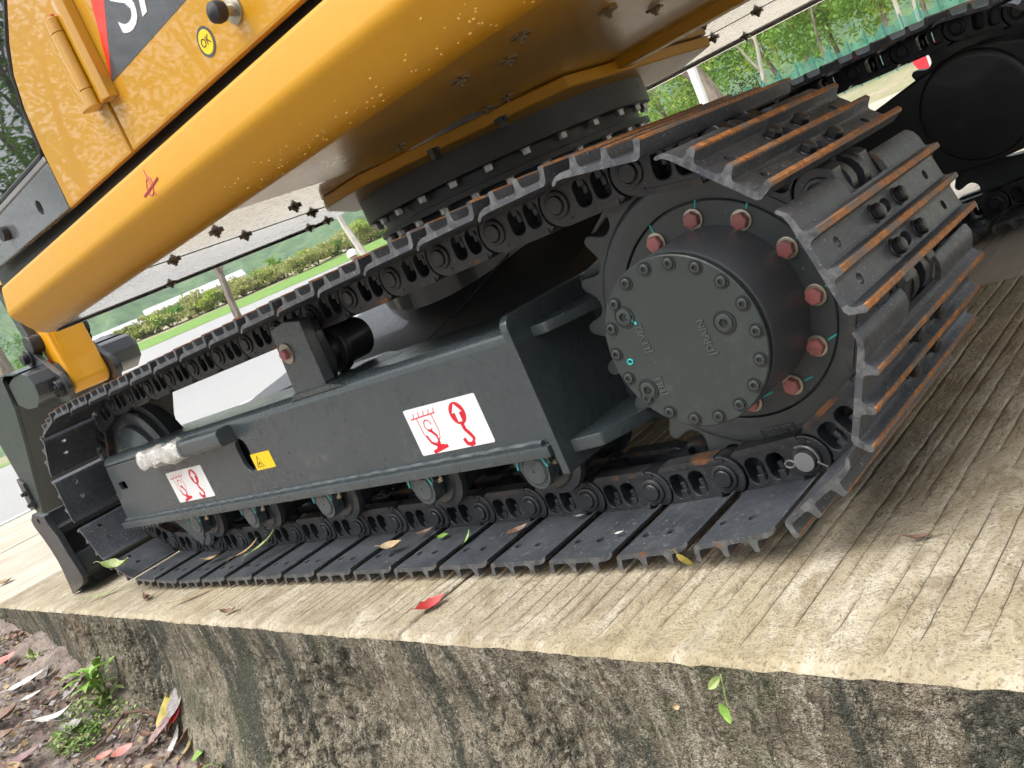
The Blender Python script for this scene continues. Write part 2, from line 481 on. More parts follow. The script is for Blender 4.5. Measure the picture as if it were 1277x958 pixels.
class MB:
    def __init__(s):
        s.v = []; s.f = []; s.m = []
    def add(s, verts, faces, mi=0, mat=None):
        o = len(s.v)
        if mat is not None: verts = [mat @ Vector(v) for v in verts]
        s.v += [tuple(v) for v in verts]
        for f in faces:
            s.f.append(tuple(i + o for i in f)); s.m.append(mi)
        return s
    def box(s, x0, x1, y0, y1, z0, z1, mi=0, mat=None):
        v = [(x0, y0, z0), (x1, y0, z0), (x1, y1, z0), (x0, y1, z0), (x0, y0, z1), (x1, y0, z1), (x1, y1, z1), (x0, y1, z1)]
        f = [(3, 2, 1, 0), (4, 5, 6, 7), (0, 1, 5, 4), (1, 2, 6, 5), (2, 3, 7, 6), (3, 0, 4, 7)]
        return s.add(v, f, mi, mat)
    def prism(s, pts, a, b, axis='y', mi=0, face_m=None, cap_m=None, mat=None):
        """2D outline extruded from a to b along axis. axis y: pts are (x,z); axis x: (y,z); axis z: (x,y)"""
        n = len(pts)
        def P(p, t):
            return {'y': (p[0], t, p[1]), 'x': (t, p[0], p[1]), 'z': (p[0], p[1], t)}[axis]
        v = [P(p, a) for p in pts] + [P(p, b) for p in pts]
        ar = sum(pts[i][0] * pts[(i + 1) % n][1] - pts[(i + 1) % n][0] * pts[i][1] for i in range(n))
        flip = (ar > 0) == (axis == 'y')
        o = len(s.v)
        if mat is not None: v = [mat @ Vector(q) for q in v]
        s.v += [tuple(q) for q in v]
        for i in range(n):
            j = (i + 1) % n
            q = (i, j, j + n, i + n)
            if flip: q = q[::-1]
            s.f.append(tuple(k + o for k in q)); s.m.append(mi if face_m is None else face_m.get(i, mi))
        c1 = tuple(range(n - 1, -1, -1)); c2 = tuple(range(n, 2 * n))
        if flip: c1 = c1[::-1]; c2 = c2[::-1]
        for c in (c1, c2):
            s.f.append(tuple(k + o for k in c)); s.m.append(mi if cap_m is None else cap_m)
        return s
    def lathe(s, prof, seg=32, mat=None, mi=0, close=True):
        """profile of (r, h) turned about local Z"""
        v = []; f = []
        n = len(prof)
        for k in range(seg):
            a = 2 * math.pi * k / seg
            for r, h in prof: v.append((r * math.cos(a), r * math.sin(a), h))
        for k in range(seg):
            k2 = (k + 1) % seg
            for i in range(n - 1):
                f.append((k * n + i, k2 * n + i, k2 * n + i + 1, k * n + i + 1))
        if close:
            if prof[0][0] > 1e-6: f.append(tuple(k * n for k in range(seg - 1, -1, -1)))
            if prof[-1][0] > 1e-6: f.append(tuple(k * n + n - 1 for k in range(seg)))
        return s.add(v, f, mi, mat)
    def cyl(s, p, q, r, seg=16, r2=None, mi=0):
        p = Vector(p); q = Vector(q); d = q - p
        mt = Matrix.Translation(p) @ d.to_track_quat('Z', 'Y').to_matrix().to_4x4()
        return s.lathe([(r, 0), (r if r2 is None else r2, d.length)], seg, mt, mi)
    def tube(s, pts, rad, seg=8, mi=0):
        pts = [Vector(p) for p in pts]
        n = len(pts); v = []; f = []
        up = Vector((0.13, 0.31, 0.94))
        for i, p in enumerate(pts):
            d = (pts[min(i + 1, n - 1)] - pts[max(i - 1, 0)]).normalized()
            a = d.cross(up)
            if a.length < 1e-3: a = d.cross(Vector((1, 0, 0)))
            a.normalize(); b = d.cross(a)
            r = rad[i] if hasattr(rad, '__len__') else rad
            for k in range(seg):
                t = 2 * math.pi * k / seg
                v.append(p + a * (r * math.cos(t)) + b * (r * math.sin(t)))
        for i in range(n - 1):
            for k in range(seg):
                k2 = (k + 1) % seg
                f.append((i * seg + k, i * seg + k2, (i + 1) * seg + k2, (i + 1) * seg + k))
        f.append(tuple(range(seg - 1, -1, -1))); f.append(tuple((n - 1) * seg + k for k in range(seg)))
        return s.add(v, f, mi)
    def mesh_in(s, me, mat=None, mi=0):
        return s.add([v.co.copy() for v in me.vertices], [tuple(p.vertices) for p in me.polygons], mi, mat)
    def mesh(s, name, mats, bevel=0, seg=2, ang=35, smooth=True, recalc=True):
        me = bpy.data.meshes.new(name)
        me.from_pydata([tuple(v) for v in s.v], [], s.f)
        for m in (mats if isinstance(mats, (list, tuple)) else [mats]): me.materials.append(M[m])
        me.polygons.foreach_set('material_index', s.m)
        bm = bmesh.new(); bm.from_mesh(me)
        if recalc: bmesh.ops.recalc_face_normals(bm, faces=bm.faces)
        if bevel:
            ed = [e for e in bm.edges if len(e.link_faces) == 2 and e.calc_face_angle(0) > R_(ang)]
            bmesh.ops.bevel(bm, geom=ed, offset=bevel, segments=seg, profile=.6, affect='EDGES', clamp_overlap=True)
        bm.to_mesh(me); bm.free()
        if smooth:
            me.polygons.foreach_set('use_smooth', [True] * len(me.polygons))
            me.update()
            weight_normals(me)
        me.update()
        return me

def plate2d(outline, holes=(), thick=.01, bevel=0):
    """filled 2D outline with holes, extruded symmetric about local z=0; returns a mesh"""
    cu = bpy.data.curves.new('tmp', 'CURVE')
    cu.dimensions = '2D'; cu.fill_mode = 'BOTH'
    cu.extrude = thick / 2 - bevel
    cu.bevel_depth = bevel; cu.bevel_resolution = 1; cu.offset = -bevel
    for loop in [outline] + list(holes):
        sp = cu.splines.new('POLY')
        sp.points.add(len(loop) - 1)
        for i, p in enumerate(loop): sp.points[i].co = (p[0], p[1], 0, 1)
        sp.use_cyclic_u = True
    ob = bpy.data.objects.new('tmp', cu)
    COL.objects.link(ob)
    dg = bpy.context.evaluated_depsgraph_get()
    me = bpy.data.meshes.new_from_object(ob.evaluated_get(dg))
    bpy.data.objects.remove(ob); bpy.data.curves.remove(cu)
    return me
def text_mesh(body, size, extrude=.001):
    cu = bpy.data.curves.new('tmp', 'FONT')
    cu.body = body; cu.size = size; cu.extrude = extrude
    cu.align_x = 'CENTER'; cu.align_y = 'CENTER'
    cu.resolution_u = 4
    ob = bpy.data.objects.new('tmp', cu)
    COL.objects.link(ob)
    dg = bpy.context.evaluated_depsgraph_get()
    me = bpy.data.meshes.new_from_object(ob.evaluated_get(dg))
    bpy.data.objects.remove(ob); bpy.data.curves.remove(cu)
    return me
RX = Matrix.Rotation(R_(90), 4, 'X')      # local (x,y,z) -> (x,-z,y): drawings stand upright facing -Y
def face_y(x, y, z, rot=0.0):
    """drawing plane standing at (x,y,z), facing the side of the machine (-Y), turned by rot in its plane"""
    return Matrix.Translation((x, y, z)) @ RX @ Matrix.Rotation(rot, 4, 'Z')
def circ(x, y, r, n=16, ry=None, a0=0.0):
    ry = r if ry is None else ry
    return [(x + r * math.cos(a0 + 2 * math.pi * k / n), y + ry * math.sin(a0 + 2 * math.pi * k / n)) for k in range(n)]
def rrect(x0, x1, y0, y1, r, n=4):
    o = []
    for cx, cy, a in ((x1 - r, y1 - r, 0), (x0 + r, y1 - r, 90), (x0 + r, y0 + r, 180), (x1 - r, y0 + r, 270)):
        for k in range(n + 1):
            t = R_(a + 90 * k / n); o.append((cx + r * math.cos(t), cy + r * math.sin(t)))
    return o

def tag(o, label=None, cat=None, group=None, kind=None):
    if label: o['label'] = label
    if cat: o['category'] = cat
    if group: o['group'] = group
    if kind: o['kind'] = kind
    return o
def empty(name, loc, label=None, cat=None, group=None, rz=0):
    o = bpy.data.objects.new(name, None)
    o.location = loc; o.rotation_euler = (0, 0, rz)
    o.empty_display_size = .1
    COL.objects.link(o)
    return tag(o, label, cat, group)
def link(name, me, parent=None, mw=None):
    """object holding mesh me; mw = matrix in the parent's space (root parents: in world space)"""
    o = bpy.data.objects.new(name, me)
    COL.objects.link(o)
    if parent is not None:
        o.parent = parent
        if parent.type == 'EMPTY':
            o.matrix_parent_inverse = parent.matrix_basis.inverted()
    if mw is not None: o.matrix_basis = mw
    return o

# vectorised value noise for real relief
_perm = rng.permutation(512)
_val = rng.random(512)
def vnoise(x, y, z=None):
    x = np.asarray(x, float); y = np.asarray(y, float)
    z = np.zeros_like(x) if z is None else np.asarray(z, float)
    xi = np.floor(x).astype(int); yi = np.floor(y).astype(int); zi = np.floor(z).astype(int)
    fx = x - xi; fy = y - yi; fz = z - zi
    fx = fx * fx * (3 - 2 * fx); fy = fy * fy * (3 - 2 * fy); fz = fz * fz * (3 - 2 * fz)
    def h(a, b, c): return _val[_perm[(_perm[(_perm[a & 511] + b) & 511] + c) & 511]]
    r = 0
    for dx in (0, 1):
        for dy in (0, 1):
            for dz in (0, 1):
                w = (fx if dx else 1 - fx) * (fy if dy else 1 - fy) * (fz if dz else 1 - fz)
                r = r + w * h(xi + dx, yi + dy, zi + dz)
    return r
def fbm(x, y, z=None, o=4, g=.5):
    s = 0; a = 1; t = 0
    for k in range(o):
        f = 2 ** k
        s = s + a * vnoise(x * f + 17 * k, y * f + 5 * k, None if z is None else z * f); t += a; a *= g
    return s / t - .5
def grid_mesh(name, X, Y, Z, mat, smooth=True):
    h, w = X.shape
    v = np.stack([X, Y, Z], -1).reshape(-1, 3)
    i = np.arange(h * w).reshape(h, w)
    f = np.stack([i[:-1, :-1], i[:-1, 1:], i[1:, 1:], i[1:, :-1]], -1).reshape(-1, 4)
    me = bpy.data.meshes.new(name)
    me.from_pydata(v.tolist(), [], f.tolist())
    me.materials.append(M[mat])
    if smooth: me.polygons.foreach_set('use_smooth', [True] * len(me.polygons))
    me.update()
    return me

# ================================================================ THE SETTING
CX, CY = .77, -1.01
def edge(x):
    x = np.asarray(x, float)
    return -.213 - .0395 * x + .010 * fbm(x * 3.1, x * 0 + 3.3, o=4) + .004 * fbm(x * 40, x * 0 + 9.1, o=2)
def slope(az):
    az = np.asarray(az, float)
    return np.interp(az, [-180, 60, 95, 121, 128, 156, 162.5, 175, 200], [0, 0, .04, .04, .085, .085, .0, .0, 0])
def hgt(az, d):
    return slope(az) * (np.clip(d, 18, 64) - 18) - .06
def polar(az, d, dz=0):
    a = R_(az)
    return (CX + d * math.cos(a), CY + d * math.sin(a), float(hgt(az, d)) + dz)
def polar_sheet(name, a0, a1, d0, d1, na, nd, mat, dz, jitter=0, full=False, geo=False):
    az = np.linspace(a0, a1, na)
    dd = np.geomspace(d0, d1, nd) if geo else np.linspace(d0, d1, nd)
    A, D = np.meshgrid(az, dd)
    if jitter: D = D + jitter * fbm(A * .8, D * .3, o=3) * (D - d0) / (d1 - d0 + 1e-6)
    X = CX + D * np.cos(np.radians(A)); Y = CY + D * np.sin(np.radians(A))
    Z = hgt(A, D) + dz
    back = Y < -.213 - .0395 * X - .02
    Z = np.where(back | ((D < 9) & (A > 0)), -.9, Z)
    o = link(name, grid_mesh(name, X, Y, Z, mat))
    return tag(o, kind='structure')
polar_sheet('ground', 0, 360, .05, 1250, 241, 90, 'ground', -.03, geo=True)
polar_sheet('road', 124, 176, 17.2, 43, 60, 30, 'asphalt', .02)
polar_sheet('grass_verge', 124, 178, 43.05, 51, 60, 14, 'lawn', .03)

# concrete slab near the machine: real scored grooves, one crossing joint
def slab():
    xs = []
    x = -3.7
    gro = []
    while x < 1.6:
        x += random.choice((.024, .030, .034, .036, .044, .052)) * random.uniform(.85, 1.15)
        if abs(x + .64) > .022: gro.append((x, random.uniform(.4, 1.0), random.uniform(.0005, .0012)))
    cols = [(-3.7, 0, 0)]
    for g, dep, w in gro:
        if g > 1.58 or g < -3.68: continue
        cols += [(g - .009, 0, g), (g - w, .12, g), (g, dep, g), (g + w, .12, g), (g + .009, 0, g)]
    for dx, dep in ((-.012, 0), (-.0055, .3), (-.004, 3.2), (.004, 3.2), (.0055, .3), (.012, 0)):
        cols.append((-.64 + dx, dep, -.64))
    cols.append((1.6, 0, 0))
    cols.sort()
    cx = np.array([c[0] for c in cols]); cd = np.array([c[1] for c in cols]); cg = np.array([c[2] for c in cols])
    keep = np.concatenate([[True], np.diff(cx) > 1e-4]); cx, cd, cg = cx[keep], cd[keep], cg[keep]
    v = np.concatenate([[0, .002, .006, .012, .02], np.linspace(.026, .55, 84), np.linspace(.57, 1.55, 34)])
    V, X0 = np.meshgrid(v, cx, indexing='ij')
    _, Dp = np.meshgrid(v, cd, indexing='ij'); _, G = np.meshgrid(v, cg, indexing='ij')
    E = edge(X0)
    Y = E + V * (1.3 - E) / 1.55
    wob = .0034 * fbm(G * 57.0, Y * 2.2, o=3) + .0032 * fbm(G * 31.0, Y * 26, o=3)
    X = X0 + wob * ((X0 > -3.69) & (X0 < 1.59))
    mod = np.clip(fbm(G * 91.0 + 3, Y * 7.0, o=3) * 4 + .85, 0.0, 1.0)
    start = .02 + .06 * vnoise(G * 77.0, G * 0)
    fade = np.clip((V - start) / .03, 0, 1)
    X = np.where(np.abs(G + .64) < 1e-6, X, X + (G - X0) * (1 - np.clip(.15 + .85 * mod * fade, 0, 1)) * (np.abs(X0 - G) < .004))
    joint = np.abs(G + .64) < 1e-6
    Z = -.0070 * Dp * np.where(joint, 1.0, mod * fade)
    Z = Z + .006 * fbm(X0 * 2.5, Y * 2.5, o=3) * np.clip(V / .05, 0, 1) + .0022 * fbm(X0 * 30, Y * 30, o=3)
    rim = np.clip(1 - V / .014, 0, 1)
    Z = Z - .008 * rim ** 2 - .004 * rim * vnoise(X0 * 45, V * 0)
    lim = (X0 < -3.69) | (X0 > 1.59) | (V > 1.54)
    Z = np.where(lim, 0, Z)
    me = grid_mesh('concrete_slab', X, Y, Z, 'concrete')
    me.materials.append(M['groove'])
    h, w = X.shape
    act = (mod * fade > .06) & (Dp > .11) | joint & (Dp > 1)
    cell = act[:-1, :-1] & act[:-1, 1:] & act[1:, 1:] & act[1:, :-1] & (G[:-1, :-1] == G[:-1, 1:])
    me.polygons.foreach_set('material_index', cell.reshape(-1).astype(np.int32))
    tag(link('concrete_slab', me), kind='structure')
    return
slab()

def yard():
    mb = MB()
    def strip(x0, x1, y1, n=24, y0=None):
        xs = np.linspace(x0, x1, n)
        ys = edge(xs) if y0 is None else np.full(n, y0)
        for i in range(n - 1):
            mb.add([(xs[i], ys[i], 0), (xs[i + 1], ys[i + 1], 0), (xs[i + 1], y1, 0), (xs[i], y1, 0)], [(0, 1, 2, 3)])
    strip(-5.80, -3.7, 15.5)
    strip(-8.15, -5.828, 15.5)
    strip(1.6, 16, 15.5)
    strip(-3.7, 1.6, 6.0, 2, 1.3)
    strip(-3.7, 1.6, 15.5, 2, 6.03)
    me = mb.mesh('concrete_yard', 'concrete_far', smooth=False)
    tag(link('concrete_yard', me), kind='structure')
    mb = MB().box(-8.33, -8.17, -.05, 15.5, -.06, .012)
    tag(link('kerb', mb.mesh('kerb', 'white_paint', .01)), kind='structure')
    mb = MB().add([(-42, -.3, -.03), (-8.34, .1, -.03), (-8.34, 15.5, -.03), (-16, 15.5, -.03), (-42, 6, -.03)], [(0, 1, 2, 3, 4)])
    tag(link('asphalt_lane', mb.mesh('asphalt_lane', 'asphalt', smooth=False)), kind='structure')
yard()

def soil_z(x, y):
    x = np.asarray(x, float); y = np.asarray(y, float)
    z = np.clip(-.335 - .19 * (x + 2.2), -.72, -.12)
    return z
def slab_wall():
    xs = np.concatenate([np.linspace(-9, -3.9, 60), np.linspace(-3.88, .9, 1500), np.linspace(.94, 14, 120)])
    vs = np.concatenate([[0, .004], np.linspace(.008, .62, 185), [.8]])
    V, X = np.meshgrid(vs, xs, indexing='ij')
    E = edge(X)
    top = -.008 - .004 * vnoise(X * 45, V * 0)
    top = np.where((X < -3.69) | (X > 1.59), 0, top)
    Z = top - V
    deep = np.clip(V / .06, 0, 1)
    n1 = fbm(X * 5, Z * 2.2, o=3); n2 = fbm(X * 26, Z * 15, o=4); n3 = fbm(X * 110, Z * 75, o=3)
    low = np.clip((V - .10) / .35, 0, 1)
    rough = np.clip(fbm(X * 3.3 + 4, Z * 3, o=3) * 3 + .35 + low * .6, .12, 1.5)
    pit = np.clip(vnoise(X * 42, Z * 34, X * 0 + 2.2) - .66, 0, 1) * 3
    Y = E - .11 * low ** 1.5 - .02 * deep * n1 - deep * rough * (.036 * n2 + .026 * n3) + deep * pit * .017 * rough
    me = grid_mesh('slab_wall', X, Y, Z, 'wall')
    tag(link('slab_wall', me), kind='structure')
slab_wall()

def soil():
    xs = np.concatenate([np.linspace(-40, -4.2, 30), np.linspace(-4.1, -.6, 520), np.linspace(-.5, 30, 30)])
    ys = np.concatenate([np.linspace(-40, -1.3, 24), np.linspace(-1.25, -.0, 230)])
    Y, X = np.meshgrid(ys, xs, indexing='ij')
    Z = soil_z(X, Y) + .035 * fbm(X * 3, Y * 3, o=3) + .022 * fbm(X * 18, Y * 18, o=4) + .010 * fbm(X * 75, Y * 75, o=3)
    Z = Z + .05 * np.clip(1 - (-.16 - Y) / .12, 0, 1) * np.clip(.5 + 2 * fbm(X * 6, Y * 0, o=3), 0, 1)
    tag(link('soil', grid_mesh('soil', X, Y, Z, 'soil')), kind='structure')
soil()

# hills: a wooded ridge far behind, canopy relief in the geometry
def hills():
    az = np.linspace(70, 200, 900); d = np.concatenate([np.linspace(120, 420, 110), np.linspace(430, 900, 30)])
    A, D = np.meshgrid(az, d)
    X = CX + D * np.cos(np.radians(A)); Y = CY + D * np.sin(np.radians(A))
    crest = 30 + 26 * fbm(A * .06, A * 0 + 1.7, o=4) + np.interp(A, [70, 100, 125, 145, 158, 170, 200], [6, 4, 2, 0, 12, 22, 22])
    ramp = np.clip((D - 120) / 260, 0, 1)
    Z = 3.0 + crest * (ramp * ramp * (3 - 2 * ramp)) * 1.25 + 14 * fbm(X * .012, Y * .012, o=3) * ramp
    can = vnoise(X * .16, Y * .16) ** .5 * 5 + vnoise(X * .42, Y * .42) ** .5 * 2.2
    Z = Z + can * np.clip((D - 118) / 14, 0, 1) - 4
    tag(link('hills', grid_mesh('hills', X, Y, Z, 'leaf_far')), kind='structure')
hills()
# ================================================================ THE EXCAVATOR
EX = empty('excavator', (-1.1, 1.11, 0), 'yellow crawler excavator with dark grey steel tracks parked on the concrete slab', 'excavator')
def part(name, mb, mats, parent=None, bevel=0, seg=2, mw=None, ang=35, smooth=True, recalc=True):
    me = mb.mesh(name, mats, bevel, seg, ang, smooth, recalc) if isinstance(mb, MB) else mb
    return link(name, me, EX if parent is None else parent, mw)
YN, YF = .236, 1.986                # centre planes of the near and the far track
W = .472                            # shoe width
PITCH = .154

# ---- track path
S0 = np.array([0.0, .335]); RAD = .2545
def hull_path(L):
    pts = []
    for k in range(720):
        a = 2 * math.pi * k / 720
        pts.append((S0[0] + RAD * math.cos(a), S0[1] + RAD * math.sin(a)))
        pts.append((-L + RAD * math.cos(a), S0[1] - .003 + (RAD - .004) * math.sin(a)))
    pts += [(-.22, .064), (-2.0, .064)]
    pts = sorted(set((round(x, 6), round(y, 6)) for x, y in pts))
    def half(ps):
        h = []
        for p in ps:
            while len(h) > 1 and (h[-1][0] - h[-2][0]) * (p[1] - h[-2][1]) - (h[-1][1] - h[-2][1]) * (p[0] - h[-2][0]) <= 0: h.pop()
            h.append(p)
        return h
    lo = half(pts); up = half(pts[::-1])
    return np.array(lo[:-1] + up[:-1])          # counter-clockwise
def densify(P):
    Q = np.vstack([P, P[:1]]); out = []
    for a, b in zip(Q[:-1], Q[1:]):
        n = max(1, int(np.linalg.norm(b - a) / .001))
        for k in range(n): out.append(a + (b - a) * k / n)
    return np.array(out)
def walk(L, x_ref=-.093, n=39):
    D = densify(hull_path(L))
    bot = np.where(D[:, 1] < .2, np.abs(D[:, 0] - x_ref), 9)
    i0 = int(np.argmin(bot)); D = np.roll(D, -i0, axis=0)
    pins = [D[0]]; i = 0; N = len(D)
    for _ in range(n):
        c = pins[-1]
        while True:
            i += 1
            if i > N + 400: break
            if np.linalg.norm(D[i % N] - c) >= PITCH: break
        pins.append(D[i % N])
    return pins, i - N
lo, hi = 2.05, 2.35
for _ in range(18):
    mid = (lo + hi) / 2
    pins, err = walk(mid)
    if err > 0: lo = mid
    else: hi = mid
LT = (lo + hi) / 2
pins, _e = walk(LT)
IDX = -LT                            # idler axle

def seg_frame(k, y):
    a = Vector((pins[k][0], y, pins[k][1])); b = Vector((pins[k + 1][0], y, pins[k + 1][1]))
    t = (b - a).normalized(); n = Vector((t.z, 0, -t.x)); c = (a + b) / 2
    m = Matrix(((t.x, 0, n.x, c.x), (0, -1, 0, c.y), (t.z, 0, n.z, c.z), (0, 0, 0, 1)))
    return m

# ---- meshes shared by all shoes and links (local: x along the chain, y across, z outwards)
def shoe_mesh():
    mb = MB()
    h = W / 2; o = .010
    A = [(-.0755, .054), (-.0735, .058), (-.0670, .058), (-.0655, .055), (-.0645, .046), (-.0610, .0400), (-.0575, .0392), (-.0575, .0302), (-.064, .0302), (-.070, .0345)]
    B = [(-.0125, .0302), (-.0125, .0392), (-.0085, .0405), (-.0060, .046), (-.0050, .0545), (-.0035, .057), (.0035, .057), (.0050, .0545), (.0060, .046), (.0085, .0405), (.0125, .0392), (.0125, .0302)]
    T = [(.0475, .0302), (.0475, .0392), (.0600, .0388), (.0715, .0352), (.0800, .0275), (.0808, .0235), (.0777, .0225), (.0705, .0285), (.0600, .0302)]
    def gr(pts, tips, y0=-h, y1=h, dx=0.0):
        mb.prism([(x + o + dx, z) for x, z in pts], y0, y1, 'y', 0, {i: 1 for i in tips}, 2)
    gr(A, (0, 1, 2)); gr(B, (4, 5, 6), dx=-.018); gr(B, (4, 5, 6), dx=.035)
    gr(T, (), -h, -.072); gr(T, (), .072, h)
    for x0, x1 in ((-.0575, -.0305), (-.0055, .0225)):
        xm = (x0 + x1) / 2 + o
        holes = [circ(xm, s * (h - .062), .0078, 14, .0085) for s in (-1, 1)]
        holes += [circ(xm, 0, .0105, 14, .017)]
        me = plate2d([(x0 + o, -h), (x1 + o, -h), (x1 + o, h), (x0 + o, h)], holes, .0090)
        mb.mesh_in(me, Matrix.Translation((0, 0, .0347)), 0)
    return mb.mesh('track_shoe', ['shoe', 'ridge', 'edge'], recalc=False)
SHOE = shoe_mesh()
def bolt_mesh():
    mb = MB()
    mb.lathe([(.0140, .0), (.0140, .002), (.0125, .003)], 16)
    mb.prism(circ(0, 0, .0122, 6), .003, .0125, 'z')
    mb.lathe([(.0105, .0125), (.0085, .0150), (.0, .0155)], 12)
    return mb.mesh('shoe_bolt', 'black', .0008, 1)
SBOLT = bolt_mesh()
def link_mesh(side):
    mb = MB()
    pr = .077
    right = [(pr + .037 * math.cos(R_(a)), -.037 * math.sin(R_(a))) for a in range(62, -63, -12)]
    left = [(-pr + .040 * math.cos(R_(a)), .040 * math.sin(R_(a))) for a in range(46, -53, -14)]
    outl = [(-.046, -.0365), (-.040, -.0385), (.060, -.0385), (.084, -.0378)] + right + [(.090, .0300), (-.052, .0300)] + left
    w1 = [(p[0], p[1]) for p in rrect(-.034, -.002, -.021, .0235, .013)]
    w2 = [(p[0], p[1]) for p in rrect(.006, .037, -.021, .0235, .013)]
    me = plate2d(outl, [w1, w2], .030, .0025)
    yc = .049 * side
    mb.mesh_in(me, Matrix.Translation((0, yc, 0)) @ RX)
    # rail cap on the rolling edge and foot along the shoe
    mb.box(-.040, .074, yc - .017, yc + .017, -.0395, -.0300, 1)
    mb.box(-.045, .060, yc - .018, yc + .018, .0245, .0299, 0)
    # inner eye reaching behind the neighbour's boss
    eye = [(-pr + .034 * math.cos(R_(a)), .034 * math.sin(R_(a))) for a in range(70, 291, 20)] + [(-.03, -.034), (-.03, .030)]
    me2 = plate2d(eye, [], .020)
    mb.mesh_in(me2, Matrix.Translation((0, .0235 * side, 0)) @ RX)
    mb.box(-.045, -.005, min(.0335 * side, .0385 * side), max(.0335 * side, .0385 * side), -.03, .028)
    # boss and pin end
    T = Matrix.Translation((pr, .064 * side, 0)) @ Matrix.Rotation(R_(-90 if side > 0 else 90), 4, 'X')
    mb.lathe([(.0245, -.002), (.0235, .0035), (.0215, .005), (.0175, .005), (.0165, .003), (.0160, .003)], 24, T)
    mb.lathe([(.0155, .0), (.0155, .0075), (.0140, .0090), (.0, .0090)], 20, T)
    if side > 0:
        mb.box(pr - .020, pr + .012, .062, .0665, -.0335, -.0275, 0)
    me3 = mb.mesh('track_link', ['link', 'rail'], 0)
    return me3
LINKN, LINKF = link_mesh(1), link_mesh(-1)
def nut_mesh():
    mb = MB()
    mb.prism(circ(0, 0, .0118, 6), .011, .0245, 'z')
    mb.cyl((0, 0, .011), (0, 0, -.002), .0068, 10)
    return mb.mesh('link_nut', 'link', .0008, 1)
NUT = nut_mesh()
def bush_mesh():
    return MB().lathe([(.021, -.040), (.021, .040)], 20, Matrix.Translation((.077, 0, 0)) @ Matrix.Rotation(R_(90), 4, 'X')).mesh('track_bushing', 'link')
BUSH = bush_mesh()

def build_track(yc, near):
    for k in range(39):
        m = seg_frame(k, yc)
        s = part('track_shoe', SHOE, None, mw=m)
        ln = part('track_link', LINKN, None, mw=m)
        lf = part('track_link', LINKF, None, mw=m)
        link('track_bushing', BUSH, ln)
        if near:
            for bx in (-.034, .0185):
                for by in (-.046, .046):
                    link('shoe_bolt', SBOLT, s, Matrix.Translation((bx, by, .0391)))
            for nx in (-.018, .0215):
                link('link_nut', NUT, ln, Matrix.Translation((nx, .049, 0)))
    return
build_track(YN, True)
build_track(YF, False)
# master pin with its spring clip (the pin just after the lowest shoes, under the sprocket)
mp = pins[1]
mb = MB()
mb.cyl((mp[0], .172, mp[1]), (mp[0], .157, mp[1]), .0165, 20)
part('master_pin', mb, 'steel', None, .0015)
mb = MB()
ring = [(mp[0] - .024 + .008 * math.cos(t), .158, mp[1] + .006 * math.sin(t)) for t in np.linspace(.2, 2 * math.pi - .2, 14)]
mb.tube(ring, .0016, 6)
arc = [(mp[0] + .024 * math.cos(t), .160, mp[1] + .002 + .024 * math.sin(t)) for t in np.linspace(R_(110), R_(-20), 14)]
mb.tube(arc, .0016, 6)
mb.tube([(mp[0] + .021, .159, mp[1] - .002), (mp[0] + .034, .159, mp[1] - .012), (mp[0] + .028, .160, mp[1] - .026)], .0016, 6)
part('cotter_pin', mb, 'steel')

# ---- sprocket and final drive
def sprocket_meshes():
    N = 21
    out = []
    ph = math.atan2(pins[2][1] - S0[1], pins[2][0] - S0[0])
    for k in range(N):
        for f, r in ((-.50, .239), (-.38, .2405), (-.28, .246), (-.21, .256), (-.15, .268), (-.08, .2755), (.0, .277), (.08, .2755), (.15, .268), (.21, .256), (.28, .246), (.38, .2405)):
            a = ph + 2 * math.pi * (k + .5 + f) / N
            out.append((r * math.cos(a), r * math.sin(a)))
    return plate2d(out, [circ(0, 0, .15, 32)], .044, .003)
SPM = sprocket_meshes()
mb = MB().mesh_in(SPM, face_y(0, YN, .335))
AXN = Matrix.Translation((0, 0, .335)) @ Matrix.Rotation(R_(90), 4, 'X')      # local +Z -> -Y ; h = -y
prof = [(.12, -.27), (.216, -.27), (.2270, -.232), (.2275, -.216), (.2260, -.207), (.2225, -.2010), (.2165, -.1985), (.2050, -.1980), (.1820, -.1985), (.1798, -.1995), (.1790, -.2040), (.1785, -.2085), (.14, -.2085)]
mb.lathe(prof, 96, AXN)
sprocket = part('sprocket', mb, 'cast')
def text_on(parent, name, body, size, x, y, z, rot, mat, ext=.0008):
    me = text_mesh(body, size, ext)
    me.materials.append(M[mat]) if not me.materials else None
    return link(name, me, parent, face_y(x, y, z, rot))
mb = MB()
mb.mesh_in(plate2d(rrect(-.030, .030, -.0095, .0095, .002), [rrect(-.0285, .0285, -.008, .008, .002)], .002), face_y(.014, .197, .335 - .206, R_(180 + 2)))
part('cast_plaque', mb, 'cast', sprocket)
text_on(sprocket, 'cast_lettering', 'UH7G-9', .0165, .014, .1975, .335 - .206, R_(182), 'cast', .0012)
